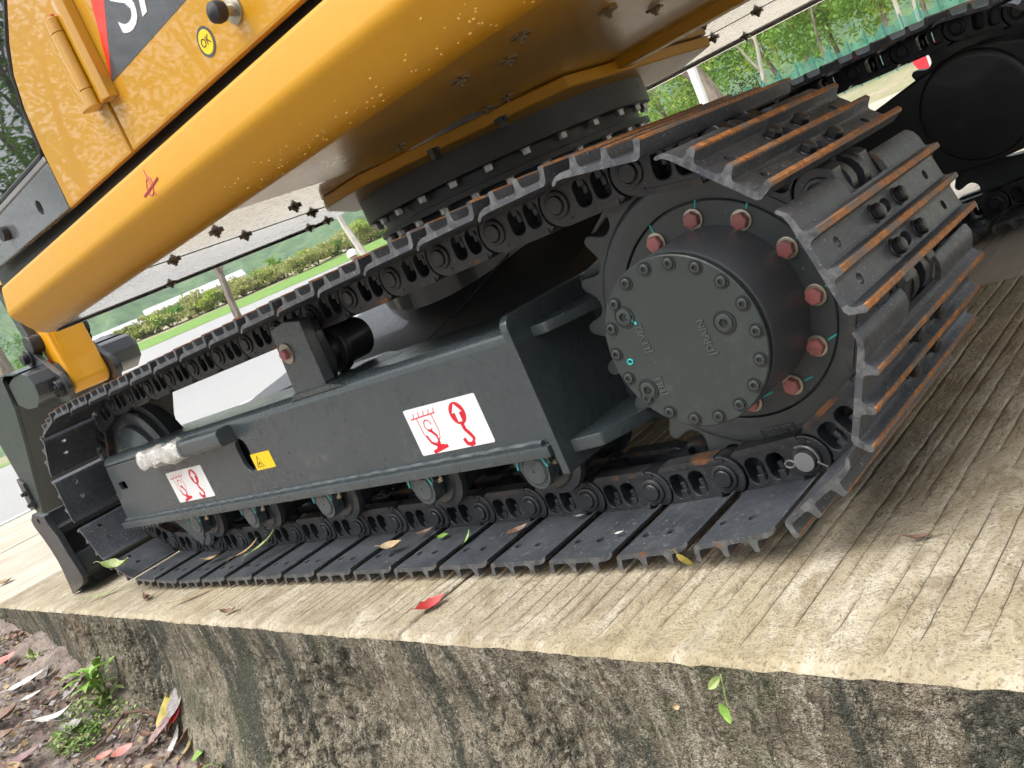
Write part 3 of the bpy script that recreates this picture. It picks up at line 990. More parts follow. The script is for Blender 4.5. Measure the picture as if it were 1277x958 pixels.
# drive flange, hub and cover
mb = MB().lathe([(.10, -.25), (.1772, -.25), (.1772, -.2030), (.1755, -.2015), (.130, -.2015)], 80, AXN)
flange = part('drive_flange', mb, 'cast')
mb = MB().lathe([(.120, -.21), (.1390, -.2100), (.1380, -.200), (.1365, -.190), (.1352, -.150), (.1340, -.090), (.1335, -.084), (.1318, -.082)], 96, AXN)
hub = part('drive_hub', mb, 'hub', flange)
mb = MB().lathe([(.1332, -.0815), (.1332, -.0705), (.1315, -.0690), (.0, -.0690)], 96, AXN)
cover = part('drive_cover', mb, 'cover', flange)
def red_bolt_meshes():
    mb = MB().prism(circ(0, 0, .0136, 6), .0025, .0120, 'z').lathe([(.0118, .0120), (.0100, .0132), (.0, .0134)], 12)
    a = mb.mesh('flange_bolt', 'red_bolt', .001, 1)
    mb = MB().lathe([(.0165, 0), (.0165, .003), (.0155, .0035), (.010, .0035)], 20)
    return a, mb.mesh('washer', 'zinc')
RB, RW = red_bolt_meshes()
for k in range(12):
    a = -.452 + k * math.pi / 6
    T = Matrix.Translation((.1519 * math.sin(a), .2013, .335 + .1519 * math.cos(a))) @ RX
    b = link('flange_bolt', RB, flange, T @ Matrix.Rotation(random.uniform(0, 1), 4, 'Z'))
    link('washer', RW, flange, T)
    if k < 8:
        mb = MB().box(-.0012, .0012, .016, .034 + random.uniform(-.004, .004), 0, .0009)
        link('paint_mark', mb.mesh('paint_mark', 'cyan'), flange, T @ Matrix.Translation((.004, 0, 0)) @ Matrix.Rotation(random.uniform(-.4, .2) - .2 * k, 4, 'Z'))
def socket_mesh(r):
    mb = MB().lathe([(r * 1.22, -.001), (r * 1.22, .0006), (r * 1.05, .0006), (r * 1.03, -.0012), (r, -.0012), (r, .0026), (r * .86, .0034), (r * .52, .0034), (r * .48, -.002), (0, -.002)], 20)
    mb.m = [0] * len(mb.m)
    return mb.mesh('cover_bolt', 'cover')
SOCK, PLUG = socket_mesh(.0078), socket_mesh(.0130)
def dark_disc(r):
    return MB().lathe([(r, -.0005), (r, .0009), (0, .0009)], 6).mesh('socket_shade', 'black')  # black hex disc stands for the shade down in the bolt socket
DD = dark_disc(.0042)
DRG = MB().lathe([(.0112, 0), (.0112, .0012), (.0088, .0012), (.0088, 0)], 20, close=False).mesh('recess_shade', 'black')  # raised black ring painted for the shade around a sunken bolt
DRG2 = MB().lathe([(.0178, 0), (.0178, .0012), (.0152, .0012), (.0152, 0)], 24, close=False).mesh('recess_shade', 'black')  # wider ring, same painted shade around the plugs
for k in range(18):
    a = .2488 + k * math.pi / 9
    T = Matrix.Translation((.1204 * math.sin(a), .0690, .335 + .1204 * math.cos(a))) @ RX
    link('cover_bolt', SOCK, cover, T)
    link('socket_shade', DD, cover, T @ Matrix.Translation((0, 0, .0006)))
    link('recess_shade', DRG, cover, T)
def cover_pt(px, pz): return Matrix.Translation((px, .0690, pz)) @ RX
PL = [(-.079, .396), (.0785, .3485), (-.0895, .277)]
for x, z in PL:
    link('cover_plug', PLUG, cover, cover_pt(x, z))
    link('socket_shade', DD, cover, cover_pt(x, z) @ Matrix.Translation((0, 0, .0006)))
    link('recess_shade', DRG2, cover, cover_pt(x, z))
text_on(cover, 'cast_lettering', '[LEVEL', .0165, -.0600, .0690, .357, R_(90), 'lettering', .0016)
text_on(cover, 'cast_lettering', '[DRAIN', .0165, .0430, .0690, .3345, R_(90), 'lettering', .0016)
text_on(cover, 'cast_lettering', '[FILL', .0165, -.0640, .0690, .2800, R_(90), 'lettering', .0016)
mb = MB().box(-.0100, .0100, -.0020, .0020, 0, .0008)
link('paint_mark', mb.mesh('paint_mark', 'cyan'), cover, cover_pt(-.0690, .3885) @ Matrix.Rotation(R_(-50), 4, 'Z'))
mb = MB().tube([(.005 * math.cos(t), .004 * math.sin(t), .0006) for t in np.linspace(0, 6.0, 12)], .0013, 6)
link('paint_mark', mb.mesh('paint_mark', 'cyan'), cover, cover_pt(-.1010, .3270))

# ---- near track frame
def side_frame():
    # front plate with its slot and jacking hole, real openings
    outl = [(-2.338, .212), (-.357, .212), (-.357, .408), (-1.40, .408), (-2.294, .404)]
    slot = [(x, z) for x, z in rrect(-1.432, -1.375, .283, .375, .028, 6)]
    sq = [(x, z) for x, z in rrect(-2.262, -2.205, .318, .345, .006, 2)]
    mb = MB().mesh_in(plate2d(outl, [slot, sq], .012, .001), face_y(0, .106, 0))
    # rounded top shoulder and top plate
    top = [(.100, .4075)] + [(.126 - .026 * math.cos(R_(a)), .408 + .024 * math.sin(R_(a))) for a in range(0, 91, 15)] + [(.40, .420), (.40, .408), (.126, .420), (.112, .408)]
    mb.prism(top, -2.296, -.357, 'x')
    mb.box(-2.335, -.357, .395, .405, .212, .415)                       # inner wall
    mb.prism([(-2.338, .212), (-2.330, .212), (-2.286, .404), (-2.294, .404)], .112, .395, 'y')   # front end
    f = part('track_frame', mb, 'chassis', None, .0015, 1)
    mb = MB().box(-2.36, -.359, .083, .40, .190, .2115)
    part('frame_sill', mb, 'chassis', f, .004, 2)
    mb = MB().tube([(-2.34 + .0165 * i, .0965 + .0012 * math.sin(i * 1.3), .2155 + .001 * math.sin(i * 2.1)) for i in range(120)], .0065, 6)
    part('weld_bead', mb, 'chassis', f)
    mb = MB()
    for i in range(9): mb.box(-2.345 + i * .028, -2.327 + i * .028, .090, .11, .180, .1905)
    part('sill_teeth', mb, 'chassis', f, .002, 1)
    # black sheet close behind the openings, painted for the shade inside the box
    part('frame_inside_shade', MB().box(-2.27, -.40, .130, .14, .214, .405), 'black', f)
    # end plate, gussets, motor bracket
    end = [(.090, .152), (.090, .425)] + [(.112 - .022 * math.cos(R_(a)), .430 + .022 * math.sin(R_(a))) for a in range(15, 91, 15)] + [(.40, .455), (.40, .152)]
    e = part('end_plate', MB().prism(end, -.356, -.338, 'x'), 'chassis', f, .003, 2)
    mb = MB().prism([(-.3375, .140), (-.3375, .335), (-.225, .335), (-.275, .190), (-.305, .145)], .395, .4150, 'z')
    part('gusset', mb, 'chassis', f, .004, 2)
    mb = MB().prism([(-.3375, .118), (-.3375, .335), (-.190, .335), (-.240, .190), (-.275, .130)], .178, .204, 'z')
    part('gusset', mb, 'chassis', f, .005, 2)
    br = [(-.3375, .14), (-.3375, .448), (-.20, .50), (.0, .51), (.14, .45), (.185, .335), (.12, .20), (0, .15)]
    mb = MB().mesh_in(plate2d(br, [], .024, .002), face_y(0, .330, 0))
    part('motor_bracket', mb, 'chassis', f)
    mb = MB().lathe([(.14, -.46), (.145, -.30), (.16, -.29), (.16, -.26)], 48, AXN)
    part('drive_motor', mb, 'chassis_dark', f)
    return f
FRAME = side_frame()
# plastic-wrapped bar stub on the shoulder of the frame
mb = MB().prism(rrect(.052, .104, .374, .420, .012, 3), -1.73, -1.405, 'x')
bar = part('shoulder_bar', mb, 'chassis', None, .002, 1)
def wrap():
    n, s = 26, 16; v = []; f = []
    for i in range(n):
        u = i / (n - 1)
        x = -1.935 + .30 * u
        base = .031 + .003 * math.sin(u * 19) - (.010 * max(0, 1 - u * 9)) - .004 * max(0, math.cos((u - .52) * 22)) * (abs(u - .52) < .09)
        for k in range(s):
            t = 2 * math.pi * k / s
            r = base * (1 + .10 * math.sin(5 * t + 7 * u) * math.sin(21 * u + t)) + random.uniform(-.0013, .0013)
            c, q = math.cos(t), math.sin(t)
            sx = abs(c) ** .6 * (1 if c > 0 else -1); sz = abs(q) ** .6 * (1 if q > 0 else -1)
            v.append((x, .077 + r * sx, .396 + r * sz * .92))
    for i in range(n - 1):
        for k in range(s): f.append((i * s + k, i * s + (k + 1) % s, (i + 1) * s + (k + 1) % s, (i + 1) * s + k))
    f.append(tuple(range(s))); f.append(tuple((n - 1) * s + k for k in range(s)))
    return MB().add(v, f)
part('plastic_wrapping', wrap(), 'wrap', bar)

# stickers on the frame
def sticker(x0, x1, z0, z1, flip=False):
    y = .0995
    o = part('lifting_sticker', MB().mesh_in(plate2d(rrect(x0, x1, z0, z1, .004), [], .0008), face_y(0, y, 0)), 'white_print', FRAME)
    w, h = x1 - x0, z1 - z0
    def P(u, v): return (x0 + u * w, y - .0010, z0 + v * h)
    mb = MB()
    def stroke(pts, r, to=None): mb.tube([P(*p) for p in pts], r * 1.25, 5)
    stroke([(.06, .78), (.42, .82)], .0011)
    for i in range(5): stroke([(.10 + i * .075, .785 + i * .008), (.125 + i * .075, .90 + i * .005)], .0010)
    stroke([(.14, .79), (.15, .45), (.19, .26), (.27, .20), (.34, .30), (.37, .45), (.36, .81)], .0010)
    th = np.linspace(0, 5.6, 16)
    stroke([(.255 + .05 * math.cos(t), .60 + .115 * math.sin(t)) for t in th], .0012)
    stroke([(.235, .50), (.27, .46), (.31, .36), (.31, .22), (.25, .08)], .0030)
    stroke([(.17, .40), (.20, .24), (.27, .15), (.36, .13)], .0028)
    stroke([(.18, .03), (.40, .12)], .0034)
    mb.v = [(a, y - .0006 + (b - (y - .0010)) * .12, c) for a, b, c in mb.v]
    part('sling_print', mb, 'red_print', o)
    mb = MB()
    mb.mesh_in(plate2d(circ(x0 + .70 * w, z0 + .70 * h, .0225, 24, .0240), [], .0008), face_y(0, y - .0007, 0))
    stroke([(.70, .52), (.705, .36), (.74, .26), (.77, .17), (.745, .075), (.70, .05), (.66, .09), (.645, .19)], .0042)
    mb.v = [(a, y - .0006 + (b - (y - .0010)) * .12, c) for a, b, c in mb.v]
    part('hook_print', mb, 'red_print', o)
    ar = [(.70, .90), (.765, .72), (.726, .72), (.726, .53), (.674, .53), (.674, .72), (.635, .72)]
    part('arrow', MB().mesh_in(plate2d([(x0 + u * w, z0 + v * h) for u, v in ar], [], .0006), face_y(0, y - .0012, 0)), 'white_print', o)
sticker(-.718, -.496, .2335, .3355)
sticker(-1.897, -1.664, .238, .335)
ws = part('warning_sticker', MB().mesh_in(plate2d(rrect(-1.380, -1.284, .2815, .3265, .002), [], .0008), face_y(0, .0995, 0)), 'yellow_print', FRAME)
mb = MB().tube([(-1.367, .0989, .290), (-1.335, .0989, .290), (-1.351, .0989, .319), (-1.367, .0989, .290)], .0010, 5)
part('warning_triangle', mb, 'black_print', ws)
mb = MB().tube([(-1.357, .0989, .296), (-1.350, .0989, .303), (-1.345, .0989, .295)], .0013, 5)
part('warning_mark', mb, 'black_print', ws)

# ---- bottom rollers
def roller_meshes():
    ax = Matrix.Rotation(R_(90), 4, 'X')
    mb = MB().lathe([(.030, .100), (.052, .100), (.056, .094), (.070, .090), (.072, .078), (.060, .074), (.058, .040), (.050, .030), (.050, -.030), (.058, -.040), (.060, -.074), (.072, -.078), (.070, -.090), (.052, -.100)], 32, ax)
    body = mb.mesh('roller', 'chassis_dark')
    # end collar: rounded shield
    sh = [(-.046, .034), (-.046, .012), (-.038, .006)] + [(.034 * math.cos(R_(a)), -.002 + .036 * math.sin(R_(a))) for a in range(180, 361, 15)] + [(.038, .006), (.046, .012), (.046, .034)]
    mb = MB().mesh_in(plate2d(sh, [], .030, .002), RX)
    mb.lathe([(.0265, .014), (.0265, .0165), (.0250, .0178), (.003, .0178), (.002, .016), (0, .016)], 28, RX)
    mb.lathe([(.0275, .0148), (.0275, .0165), (.0290, .0165), (.0290, .0148)], 28, RX, close=False)
    col = mb.mesh('roller_collar', 'chassis')
    b = MB().prism(circ(0, 0, .0085, 6), -.028, -.012, 'z').mesh('collar_bolt', 'zinc', .0008, 1)
    return body, col, b
RBODY, RCOL, RBOLT = roller_meshes()
MARK = MB().box(-.0015, .0015, -.001, 0, -.014, .010).mesh('paint_mark', 'cyan')
for x in (-.430, -.768, -1.155, -1.530, -1.870):
    r = part('bottom_roller', RBODY, None, mw=Matrix.Translation((x, .236, .163)))
    link('roller_collar', RCOL, r, Matrix.Translation((0, -.122, 0)))
    link('roller_collar', RCOL, r, Matrix.Translation((0, .122, 0)))
    for s in (-1, 1):
        link('collar_bolt', RBOLT, r, Matrix.Translation((.040 * s, -.116, .030)))
        link('paint_mark', MARK, r, Matrix.Translation((.034 * s, -.1385, .020)) @ Matrix.Rotation(R_(-20 * s), 4, 'Y'))

# ---- carrier roller on its bracket
mb = MB()
mb.prism([(-1.068, .425), (-1.050, .592), (-.985, .598), (-.925, .586), (-.935, .440), (-.950, .425)], .105, .135, 'y')
cb = part('carrier_bracket', mb, 'chassis', None, .004, 2)
mb = MB().prism([(-1.052, .575), (-.945, .575), (-.945, .47), (-.97, .43), (-1.052, .43)], .1352, .165, 'y')
part('bracket_block', mb, 'chassis_dark', cb, .004, 2)
mb = MB().prism([(-1.10, .4215), (-.90, .4215), (-.86, .4215), (-.93, .438), (-1.07, .438)], .10, .30, 'y')
part('bracket_foot', mb, 'chassis', cb, .003, 1)
T = Matrix.Translation((-1.0, .165, .497)) @ Matrix.Rotation(R_(-90), 4, 'X')
mb = MB().lathe([(.020, 0), (.040, .0), (.046, .006), (.046, .018), (.042, .022), (.042, .030), (.056, .034), (.060, .040), (.060, .052), (.049, .056), (.049, .120), (.044, .130), (.0, .130)], 40, T)
part('carrier_roller', mb, 'black', cb)
T = Matrix.Translation((-1.022, .1045, .530)) @ RX
link('flange_bolt', MB().prism(circ(0, 0, .0135, 6), .002, .014, 'z').mesh('bracket_bolt', 'red_bolt', .001, 1), cb, T).name = 'bracket_bolt'
link('washer', MB().lathe([(.024, 0), (.024, .003), (.01, .003)], 24).mesh('washer', 'zinc'), cb, T)

# ---- idler with its guard
AXI = Matrix.Translation((IDX, YN, .332)) @ Matrix.Rotation(R_(90), 4, 'X')
half = [(.045, .075), (.060, .070), (.066, .040), (.150, .030), (.170, .044), (.185, .047), (.196, .044), (.212, .040), (.213, .020), (.234, .017)]
mb = MB().lathe(half + [(r, -h) for r, h in half[::-1]], 72, AXI)
idl = part('idler_wheel', mb, 'chassis_dark')
mb = MB().lathe([(.010, .035), (.168, .044), (.165, .056), (.120, .070), (.0, .075)], 48, AXI)
part('idler_hub', mb, 'chassis', idl)
mb = MB().prism([(-2.12, .185), (-1.93, .185), (-1.955, .10), (-1.99, .075)], .14, .152, 'y')
part('chain_guard', mb, 'chassis', None, .002, 1)
mb = MB().lathe([(.0, .012), (.052, .010), (.060, 0), (.052, -.010), (0, -.012)], 28, Matrix.Translation((-1.975, .155, .125)) @ RX)
part('guard_disc', mb, 'chassis')

# ---- carbody between the tracks
def carbody():
    mb = MB()
    # centre tower
    mb.lathe([(.50, .30), (.50, .56), (.44, .62), (.40, .665)], 40, Matrix.Translation((-1.05, 1.08, 0)))
    # deck, sloping down to both frames
    sec = [(.40, .30), (.40, .40), (.46, .43), (.74, .56), (1.42, .56), (1.70, .43), (1.78, .40), (1.78, .30)]
    mb.prism(sec, -1.46, -.50, 'x')
    for s in (-1, 1):
        c = .236 if s < 0 else 1.986
    o = part('carbody', mb, 'chassis_dark', None, .008, 2)
    for (xa, xb) in ((-1.455, -1.95), (-.505, -.38)):
        for yb in (.41, 1.77):
            q = MB()
            y0 = yb; y1 = .80 if yb < 1 else 1.36
            z0, z1 = .31, .43
            v = [(xa, y0, z0), (xb, y0, z0), (xa, y1, .33), (xa, y0, z1), (xb, y0, z1 - .03), (xa, y1, .555)]
            q.add(v, [(0, 1, 2), (3, 5, 4), (0, 3, 4, 1), (1, 4, 5, 2), (2, 5, 3, 0)])
            part('frame_leg', q, 'chassis_dark', o, .004, 1)
    q = MB().tube([(-.93, .405, .417), (-.86, .52, .464), (-.79, .66, .529)], .003, 6)
    part('weld_bead', q, 'chassis', o)
    return o
carbody()
# ---- far track frame, sprocket drive and motor guard seen from the inner side
mb = MB().box(-2.33, -.33, 1.79, 2.10, .212, .425)
ff = part('track_frame', mb, 'chassis_dark', None, .010, 2)
mb = MB().mesh_in(SPM, face_y(0, YF, .335))
part('sprocket', mb, 'cast')
MX = Matrix.Translation((-.01, 0, .377)) @ Matrix.Rotation(R_(90), 4, 'X')
mb = MB().lathe([(.0, -1.738), (.128, -1.739), (.143, -1.743), (.149, -1.752), (.150, -1.80), (.150, -1.96)], 64, MX)
mg = part('motor_guard', mb, 'black')
mb = MB().prism([(-.36, .20), (-.36, .43), (-.281, .462), (-.115, .508), (-.05, .525), (.0, .531), (.08, .522), (.15, .495), (.20, .44), (.212, .36), (.185, .28), (.11, .228), (-.02, .215), (-.16, .215)], 1.752, 1.81, 'y')
part('guard_plate', mb, 'black', mg, .012, 3)
AXF = Matrix.Translation((IDX, YF, .332)) @ Matrix.Rotation(R_(90), 4, 'X')
part('idler_wheel', MB().lathe(half + [(r, -h) for r, h in half[::-1]], 48, AXF), 'chassis_dark')
# ---- slewing ring between carbody and upper frame
SX, SY = -1.05, 1.08
TS = Matrix.Translation((SX, SY, 0))
mb = MB().lathe([(.30, .817), (.446, .817), (.446, .752), (.440, .7485), (.36, .7485)], 96, TS)
ringo = part('slewing_ring', mb, 'ring')
mb = MB().lathe([(.30, .7480), (.402, .7480), (.402, .716), (.425, .7135), (.425, .699), (.30, .699)], 96, TS)
part('inner_race', mb, 'ring', ringo)
mb = MB().lathe([(.30, .699), (.375, .699), (.385, .640)], 64, TS)
part('ring_seat', mb, 'chassis_dark', ringo)
def ring_bolt():
    mb = MB().lathe([(.0160, 0), (.0160, -.0025), (.006, -.0025)], 14)
    mb.prism(circ(0, 0, .0125, 6), -.0165, -.0020, 'z')
    return mb.mesh('ring_bolt', 'steel', .0008, 1)
RGB_ = ring_bolt()
for k in range(26):
    a = 2 * math.pi * k / 26
    link('ring_bolt', RGB_, ringo, Matrix.Translation((SX + .425 * math.cos(a), SY + .425 * math.sin(a), .7484)))
    a += .09
    link('ring_bolt', RGB_, ringo, Matrix.Translation((SX + .408 * math.cos(a), SY + .408 * math.sin(a), .6989)))

# ---- upper frame: side tube, belly plates, mounting plate
TX0, TX1 = -2.03, .95
tsec = [(.10, 1.000), (.020, 1.013), (-.008, 1.0125), (-.017, 1.008), (-.0220, .999), (-.0345, .941), (-.0352, .932), (-.0330, .923), (-.0275, .914), (-.006, .883), (.008, .866), (.022, .854), (.036, .8475), (.050, .8448), (.062, .8446), (.100, .90)]
mb = MB().prism(tsec, TX0, TX1, 'x')
tube = part('side_tube', mb, 'yellow_tube', None, .0015, 2, ang=50)
# hand-drawn red crossed mark
mb = MB()
for pts in ([(-1.004, .992), (-.980, .932)], [(-1.028, .9455), (-.954, .9585)], [(-.995 + .014 * math.cos(t), .955 + .019 * math.sin(t)) for t in np.linspace(0, 6.28, 9)]):
    q = []
    for (xa, za), (xb, zb) in zip(pts[:-1], pts[1:]):
        for t in np.linspace(0, 1, 6): q.append((xa + (xb - xa) * t, za + (zb - za) * t))
    mb.tube([(x, float(np.interp(z, [.932, .941, .999], [-.0354, -.0347, -.0222])), z) for x, z in q], .0016 if pts[0][1] != .9455 else .0032, 5)
part('paint_mark', mb, 'mark_paint', tube)
# paint runs under the tube
mb = MB()
for k in range(120):
    x = random.uniform(-.80, .35); t = random.gauss(.5, .2)
    y = -.020 + .075 * min(1, max(0, t))
    z = float(np.interp(y, [-.0275, -.006, .008, .022, .036, .050, .062], [.914, .883, .866, .854, .8475, .8448, .8446]))
    r = random.uniform(.0007, .0022)
    mb.lathe([(r, 0), (r * .8, -.0010), (0, -.0014)], 7, Matrix.Translation((x, y, z)) @ Matrix.Rotation(R_(-50 * (1 - y / .06)), 4, 'X') @ Matrix.Scale(random.uniform(1, 2), 4, (1, 0, 0)))
part('paint_drips', mb, 'drip', tube)['kind'] = 'stuff'
mb = MB().box(TX0 + .02, TX1, .104, .116, .853, 1.0)
part('tube_web', mb, 'black', tube)

def plate(name, x0, x1, y0, y1, z, mat, t=.006, parent=None):
    return part(name, MB().box(x0, x1, y0, y1, z, z + t), mat, parent, .0015, 1)
part('belly_plate', MB().prism([(-1.354, .060), (-1.354, .93), (-1.722, .93), (-1.944, .316), (-2.02, .060)], .8455, .8515, 'z'), 'belly', None, .0015, 1)
part('edge_trim', MB().prism([(-1.722, .93), (-1.944, .316), (-2.02, .064), (-2.036, .064), (-1.960, .310), (-1.737, .936)], .8400, .880, 'z'), 'black')
plate('belly_plate', -1.90, -1.349, .94, 2.06, .925, 'belly')
plate('belly_plate', -1.338, -.905, .0605, .622, .8460, 'belly')
plate('belly_plate', -.900, .93, .0605, .532, .8455, 'yellow_under')
plate('belly_plate', -.640, .93, .541, .945, .8480, 'yellow_under')
plate('belly_plate', -.640, .93, 1.010, 1.46, .8470, 'belly')
plate('belly_plate', -1.20, .93, 1.472, 2.06, .8460, 'belly')
part('frame_beam', MB().box(-.66, .93, .950, 1.003, .822, .90), 'yellow_tube', None, .003, 1)
# rim strip along the far side and the front
part('rim_strip', MB().box(-1.96, .93, 2.062, 2.10, .838, .90), 'belly', None, .003, 1)
octo = [(-1.13, .470), (-.97, .455), (-.62, .655), (-.495, .735), (-.495, 1.42), (-.72, 1.64), (-1.30, 1.64), (-1.52, 1.40), (-1.47, .82), (-1.22, .53)]
mnt = part('mounting_plate', MB().prism(octo, .8160, .8450, 'z'), 'yellow_tube', None, .003, 1)
for x, y, rz in ((-.735, .50, .4), (-.60, .60, .45)):
    mb = MB().box(-.006, .006, -.018, .018, .790, .8160).box(-.016, .016, -.004, .004, .806, .8160)
    link('lug', mb.mesh('lug', 'black', .001, 1), mnt, Matrix.Translation((x, y, 0)) @ Matrix.Rotation(rz, 4, 'Z'))
# belly bolts on square washers
def bb():
    mb = MB().box(-.019, .019, -.012, .012, -.006, .0).box(-.012, .012, -.019, .019, -.0061, .0)
    mb.prism(circ(0, 0, .0105, 6), -.0125, -.0034, 'z')
    mb.cyl((0, 0, -.012), (0, 0, -.019), .005, 8)
    return mb.mesh('belly_bolt', 'bronze', .0008, 1)
BB = bb()
BB.transform(Matrix.Scale(.8, 4))
for x, y in ((-1.122, .139), (-1.144, .385), (-1.372, .147), (-1.372, .366), (-1.375, .60), (-1.895, .386), (-1.73, .830), (-1.70, .886), (-.294, .182), (-.241, .254), (-.121, .153), (-.088, .351), (-.54, .575), (-.743, .414), (-.606, .572), (-.135, .575), (-.612, 1.269), (-.356, 1.154), (-.564, 1.583), (-.68, 2.02), (-.376, 1.50), (-1.12, 2.02), (.12, .24), (.2, .46)):
    part('belly_bolt', BB, None, mw=Matrix.Translation((x, y, .8455)) @ Matrix.Rotation(random.uniform(-.3, .3), 4, 'Z'))
# body above: housing, doors, cab
part('engine_housing', MB().box(-1.47, .95, .062, 2.08, .905, 1.75), 'black', None, .01, 1)
mb = MB().box(.952, 1.20, .10, 2.0, .88, 1.70)
part('counterweight', mb, 'yellow', None, .06, 4)
def door(name, outl, y, t=.022):
    me = plate2d(outl, [], t, .007)
    return part(name, MB().mesh_in(me, face_y(0, y + t / 2, 0)), 'yellow')
dl = [(-1.484, 1.056), (-1.094, 1.053), (-1.094, 1.80), (-1.06, 1.80), (-1.10, 1.80), (-1.12, 1.70), (-1.20, 1.585), (-1.29, 1.49), (-1.375, 1.43), (-1.43, 1.38), (-1.464, 1.30), (-1.479, 1.20)]
dl = [(-1.484, 1.056), (-1.094, 1.053), (-1.094, 1.78), (-1.13, 1.70), (-1.20, 1.585), (-1.29, 1.49), (-1.375, 1.43), (-1.43, 1.375), (-1.462, 1.30), (-1.478, 1.20)]
panel = door('side_panel', dl, .018)
dr = [(-1.084, 1.053), (.55, 1.037), (.55, 1.78), (-1.084, 1.78)]
rdoor = door('side_door', dr, .018)
# decals on the door
def decal(name, pts, mat, y, parent, t=.0008):
    return part(name, MB().mesh_in(plate2d(pts, [], t), face_y(0, y, 0)), mat, parent)
decal('stripe_decal', [(-1.036, 1.186), (-.741, 1.50), (-.885, 1.50)], 'decal_red', .0175, rdoor)
decal('name_decal', [(-1.0355, 1.1855), (.35, 1.1855), (.35, 1.50), (-.7405, 1.50)], 'decal_dark', .0175, rdoor)
me = text_mesh('SANY', .175, .0006)
me.materials.append(M['white_print'])
lt = link('name_lettering', me, rdoor, face_y(-.655, .0166, 1.278) @ Matrix.Scale(1.2, 4, (1, 0, 0)))
ok = decal('ok_sticker', circ(-.673, 1.107, .0270, 32), 'decal_dark', .0174, rdoor)
decal('sticker_face', circ(-.673, 1.107, .0215, 32), 'yellow_print', .0168, ok)
me = text_mesh('OK', .022, .0004); me.materials.append(M['black_print'])
link('sticker_lettering', me, ok, face_y(-.673, .0162, 1.107))
# latch knob
mb = MB().lathe([(.024, 0), (.024, .004), (.018, .006), (.010, .007), (.010, .022)], 24, face_y(-.560, .018, 1.112))
lk = part('door_latch', mb, 'zinc', rdoor)
mb = MB().lathe([(.010, .020), (.017, .024), (.0195, .033), (.0175, .044), (.009, .050), (0, .051)], 24, face_y(-.560, .018, 1.112))
part('latch_knob', mb, 'rubber', lk)
# hinge
mb = MB().prism(rrect(-1.140, -1.096, -.020, .018, .004, 2), 1.166, 1.352, 'z')
hg = part('door_hinge', mb, 'yellow', panel, .002, 1)
mb = MB()
for z0, z1 in ((1.160, 1.196), (1.197, 1.318), (1.319, 1.350)): mb.cyl((-1.085, -.014, z0), (-1.085, -.014, z1), .0155, 20)
part('hinge_barrel', mb, 'yellow', hg, .001, 1)
mb = MB().cyl((-1.085, -.010, 1.350), (-1.085, -.010, 1.358), .005, 10)
part('hinge_pin', mb, 'red_paint', hg)
mb = MB().prism([(-1.066, -.010), (-1.044, -.014), (-1.030, -.004), (-1.030, .018), (-1.066, .018)], 1.158, 1.375, 'z')
part('hinge_leaf', mb, 'yellow', hg, .003, 2)
# cab
cabin = part('cab', MB().box(-2.30, -1.475, .075, 1.02, 1.00, 2.55), 'black', None, .03, 2)
cp = [(-2.26, 1.078), (-1.4885, 1.058), (-1.4830, 1.176), (-2.26, 1.176)]
hole = circ(-1.642, 1.111, .016, 20, .019)
part('cab_panel', MB().mesh_in(plate2d(cp, [hole], .02, .003), face_y(0, .030, 0)), 'cab_grey', cabin)
mb = MB().box(-2.26, -1.486, .018, .045, 1.177, 1.193)
part('window_sill', mb, 'steel', cabin, .003, 1)
gl = [(-2.22, 1.206), (-1.500, 1.206), (-1.482, 1.30), (-1.452, 1.372), (-1.395, 1.432), (-1.30, 1.50), (-1.21, 1.60), (-1.15, 1.72), (-1.15, 2.30), (-2.22, 2.30)]
part('side_window', MB().mesh_in(plate2d(gl, [], .008), face_y(0, .030, 0)), 'glass', cabin)
mb = MB().tube([(x, .026, z) for x, z in [(-2.22, 1.199), (-1.50, 1.199), (-1.487, 1.21), (-1.474, 1.30), (-1.444, 1.375), (-1.388, 1.436), (-1.30, 1.495), (-1.205, 1.592), (-1.14, 1.71)]], .0085, 8)
part('window_seal', mb, 'rubber', cabin)
mb = MB().cyl((-1.90, .022, 1.125), (-1.90, .000, 1.125), .02, 20)
part('cab_knob', mb, 'rubber', cabin, .003, 2)

# ---- dozer blade in front of the tracks
bl = [(-2.872, .336), (-2.915, .315), (-2.917, .286), (-2.893, .243), (-2.874, .190), (-2.866, .142), (-2.872, .095), (-2.885, .046), (-2.897, .002)]
br = [(-2.738, .040), (-2.702, .070), (-2.708, .110), (-2.722, .165), (-2.730, .237), (-2.762, .290), (-2.762, .318)]
blade = None
mb = MB()
fr = bl[1:]
bk = [(x + .032, z) for x, z in fr[::-1]]
mb.prism(fr + bk, .022, 2.198, 'y')
blade = part('dozer_blade', mb, 'chassis_dark', None, .003, 1)
for y in (0.0, 2.20):
    me = plate2d(bl + br, [circ(-2.838, .305, .011, 12)], .022, .002)
    link('blade_end_plate', MB().mesh_in(me, face_y(0, y + .011, 0)).mesh('blade_end_plate', 'chassis_dark'), blade)
mb = MB().box(-2.856, -2.76, .0225, 2.1975, .232, .262).prism([(-2.862, .055), (-2.74, .055), (-2.71, .078), (-2.735, .150), (-2.850, .150)], .0225, 2.1975, 'y')
part('blade_rib', mb, 'chassis_dark', blade, .004, 1)
mb = MB().prism([(-2.897, .0), (-2.86, .0), (-2.842, .06), (-2.874, .06)], .0225, 2.1975, 'y')
part('cutting_edge', mb, 'edge', blade, .002, 1)
for y in (.86, 1.32):
    mb = MB().prism([(-2.75, .10), (-2.75, .26), (-1.60, .44), (-1.60, .34)], y - .05, y + .05, 'y')
    part('blade_arm', mb, 'chassis_dark', blade, .005, 1)

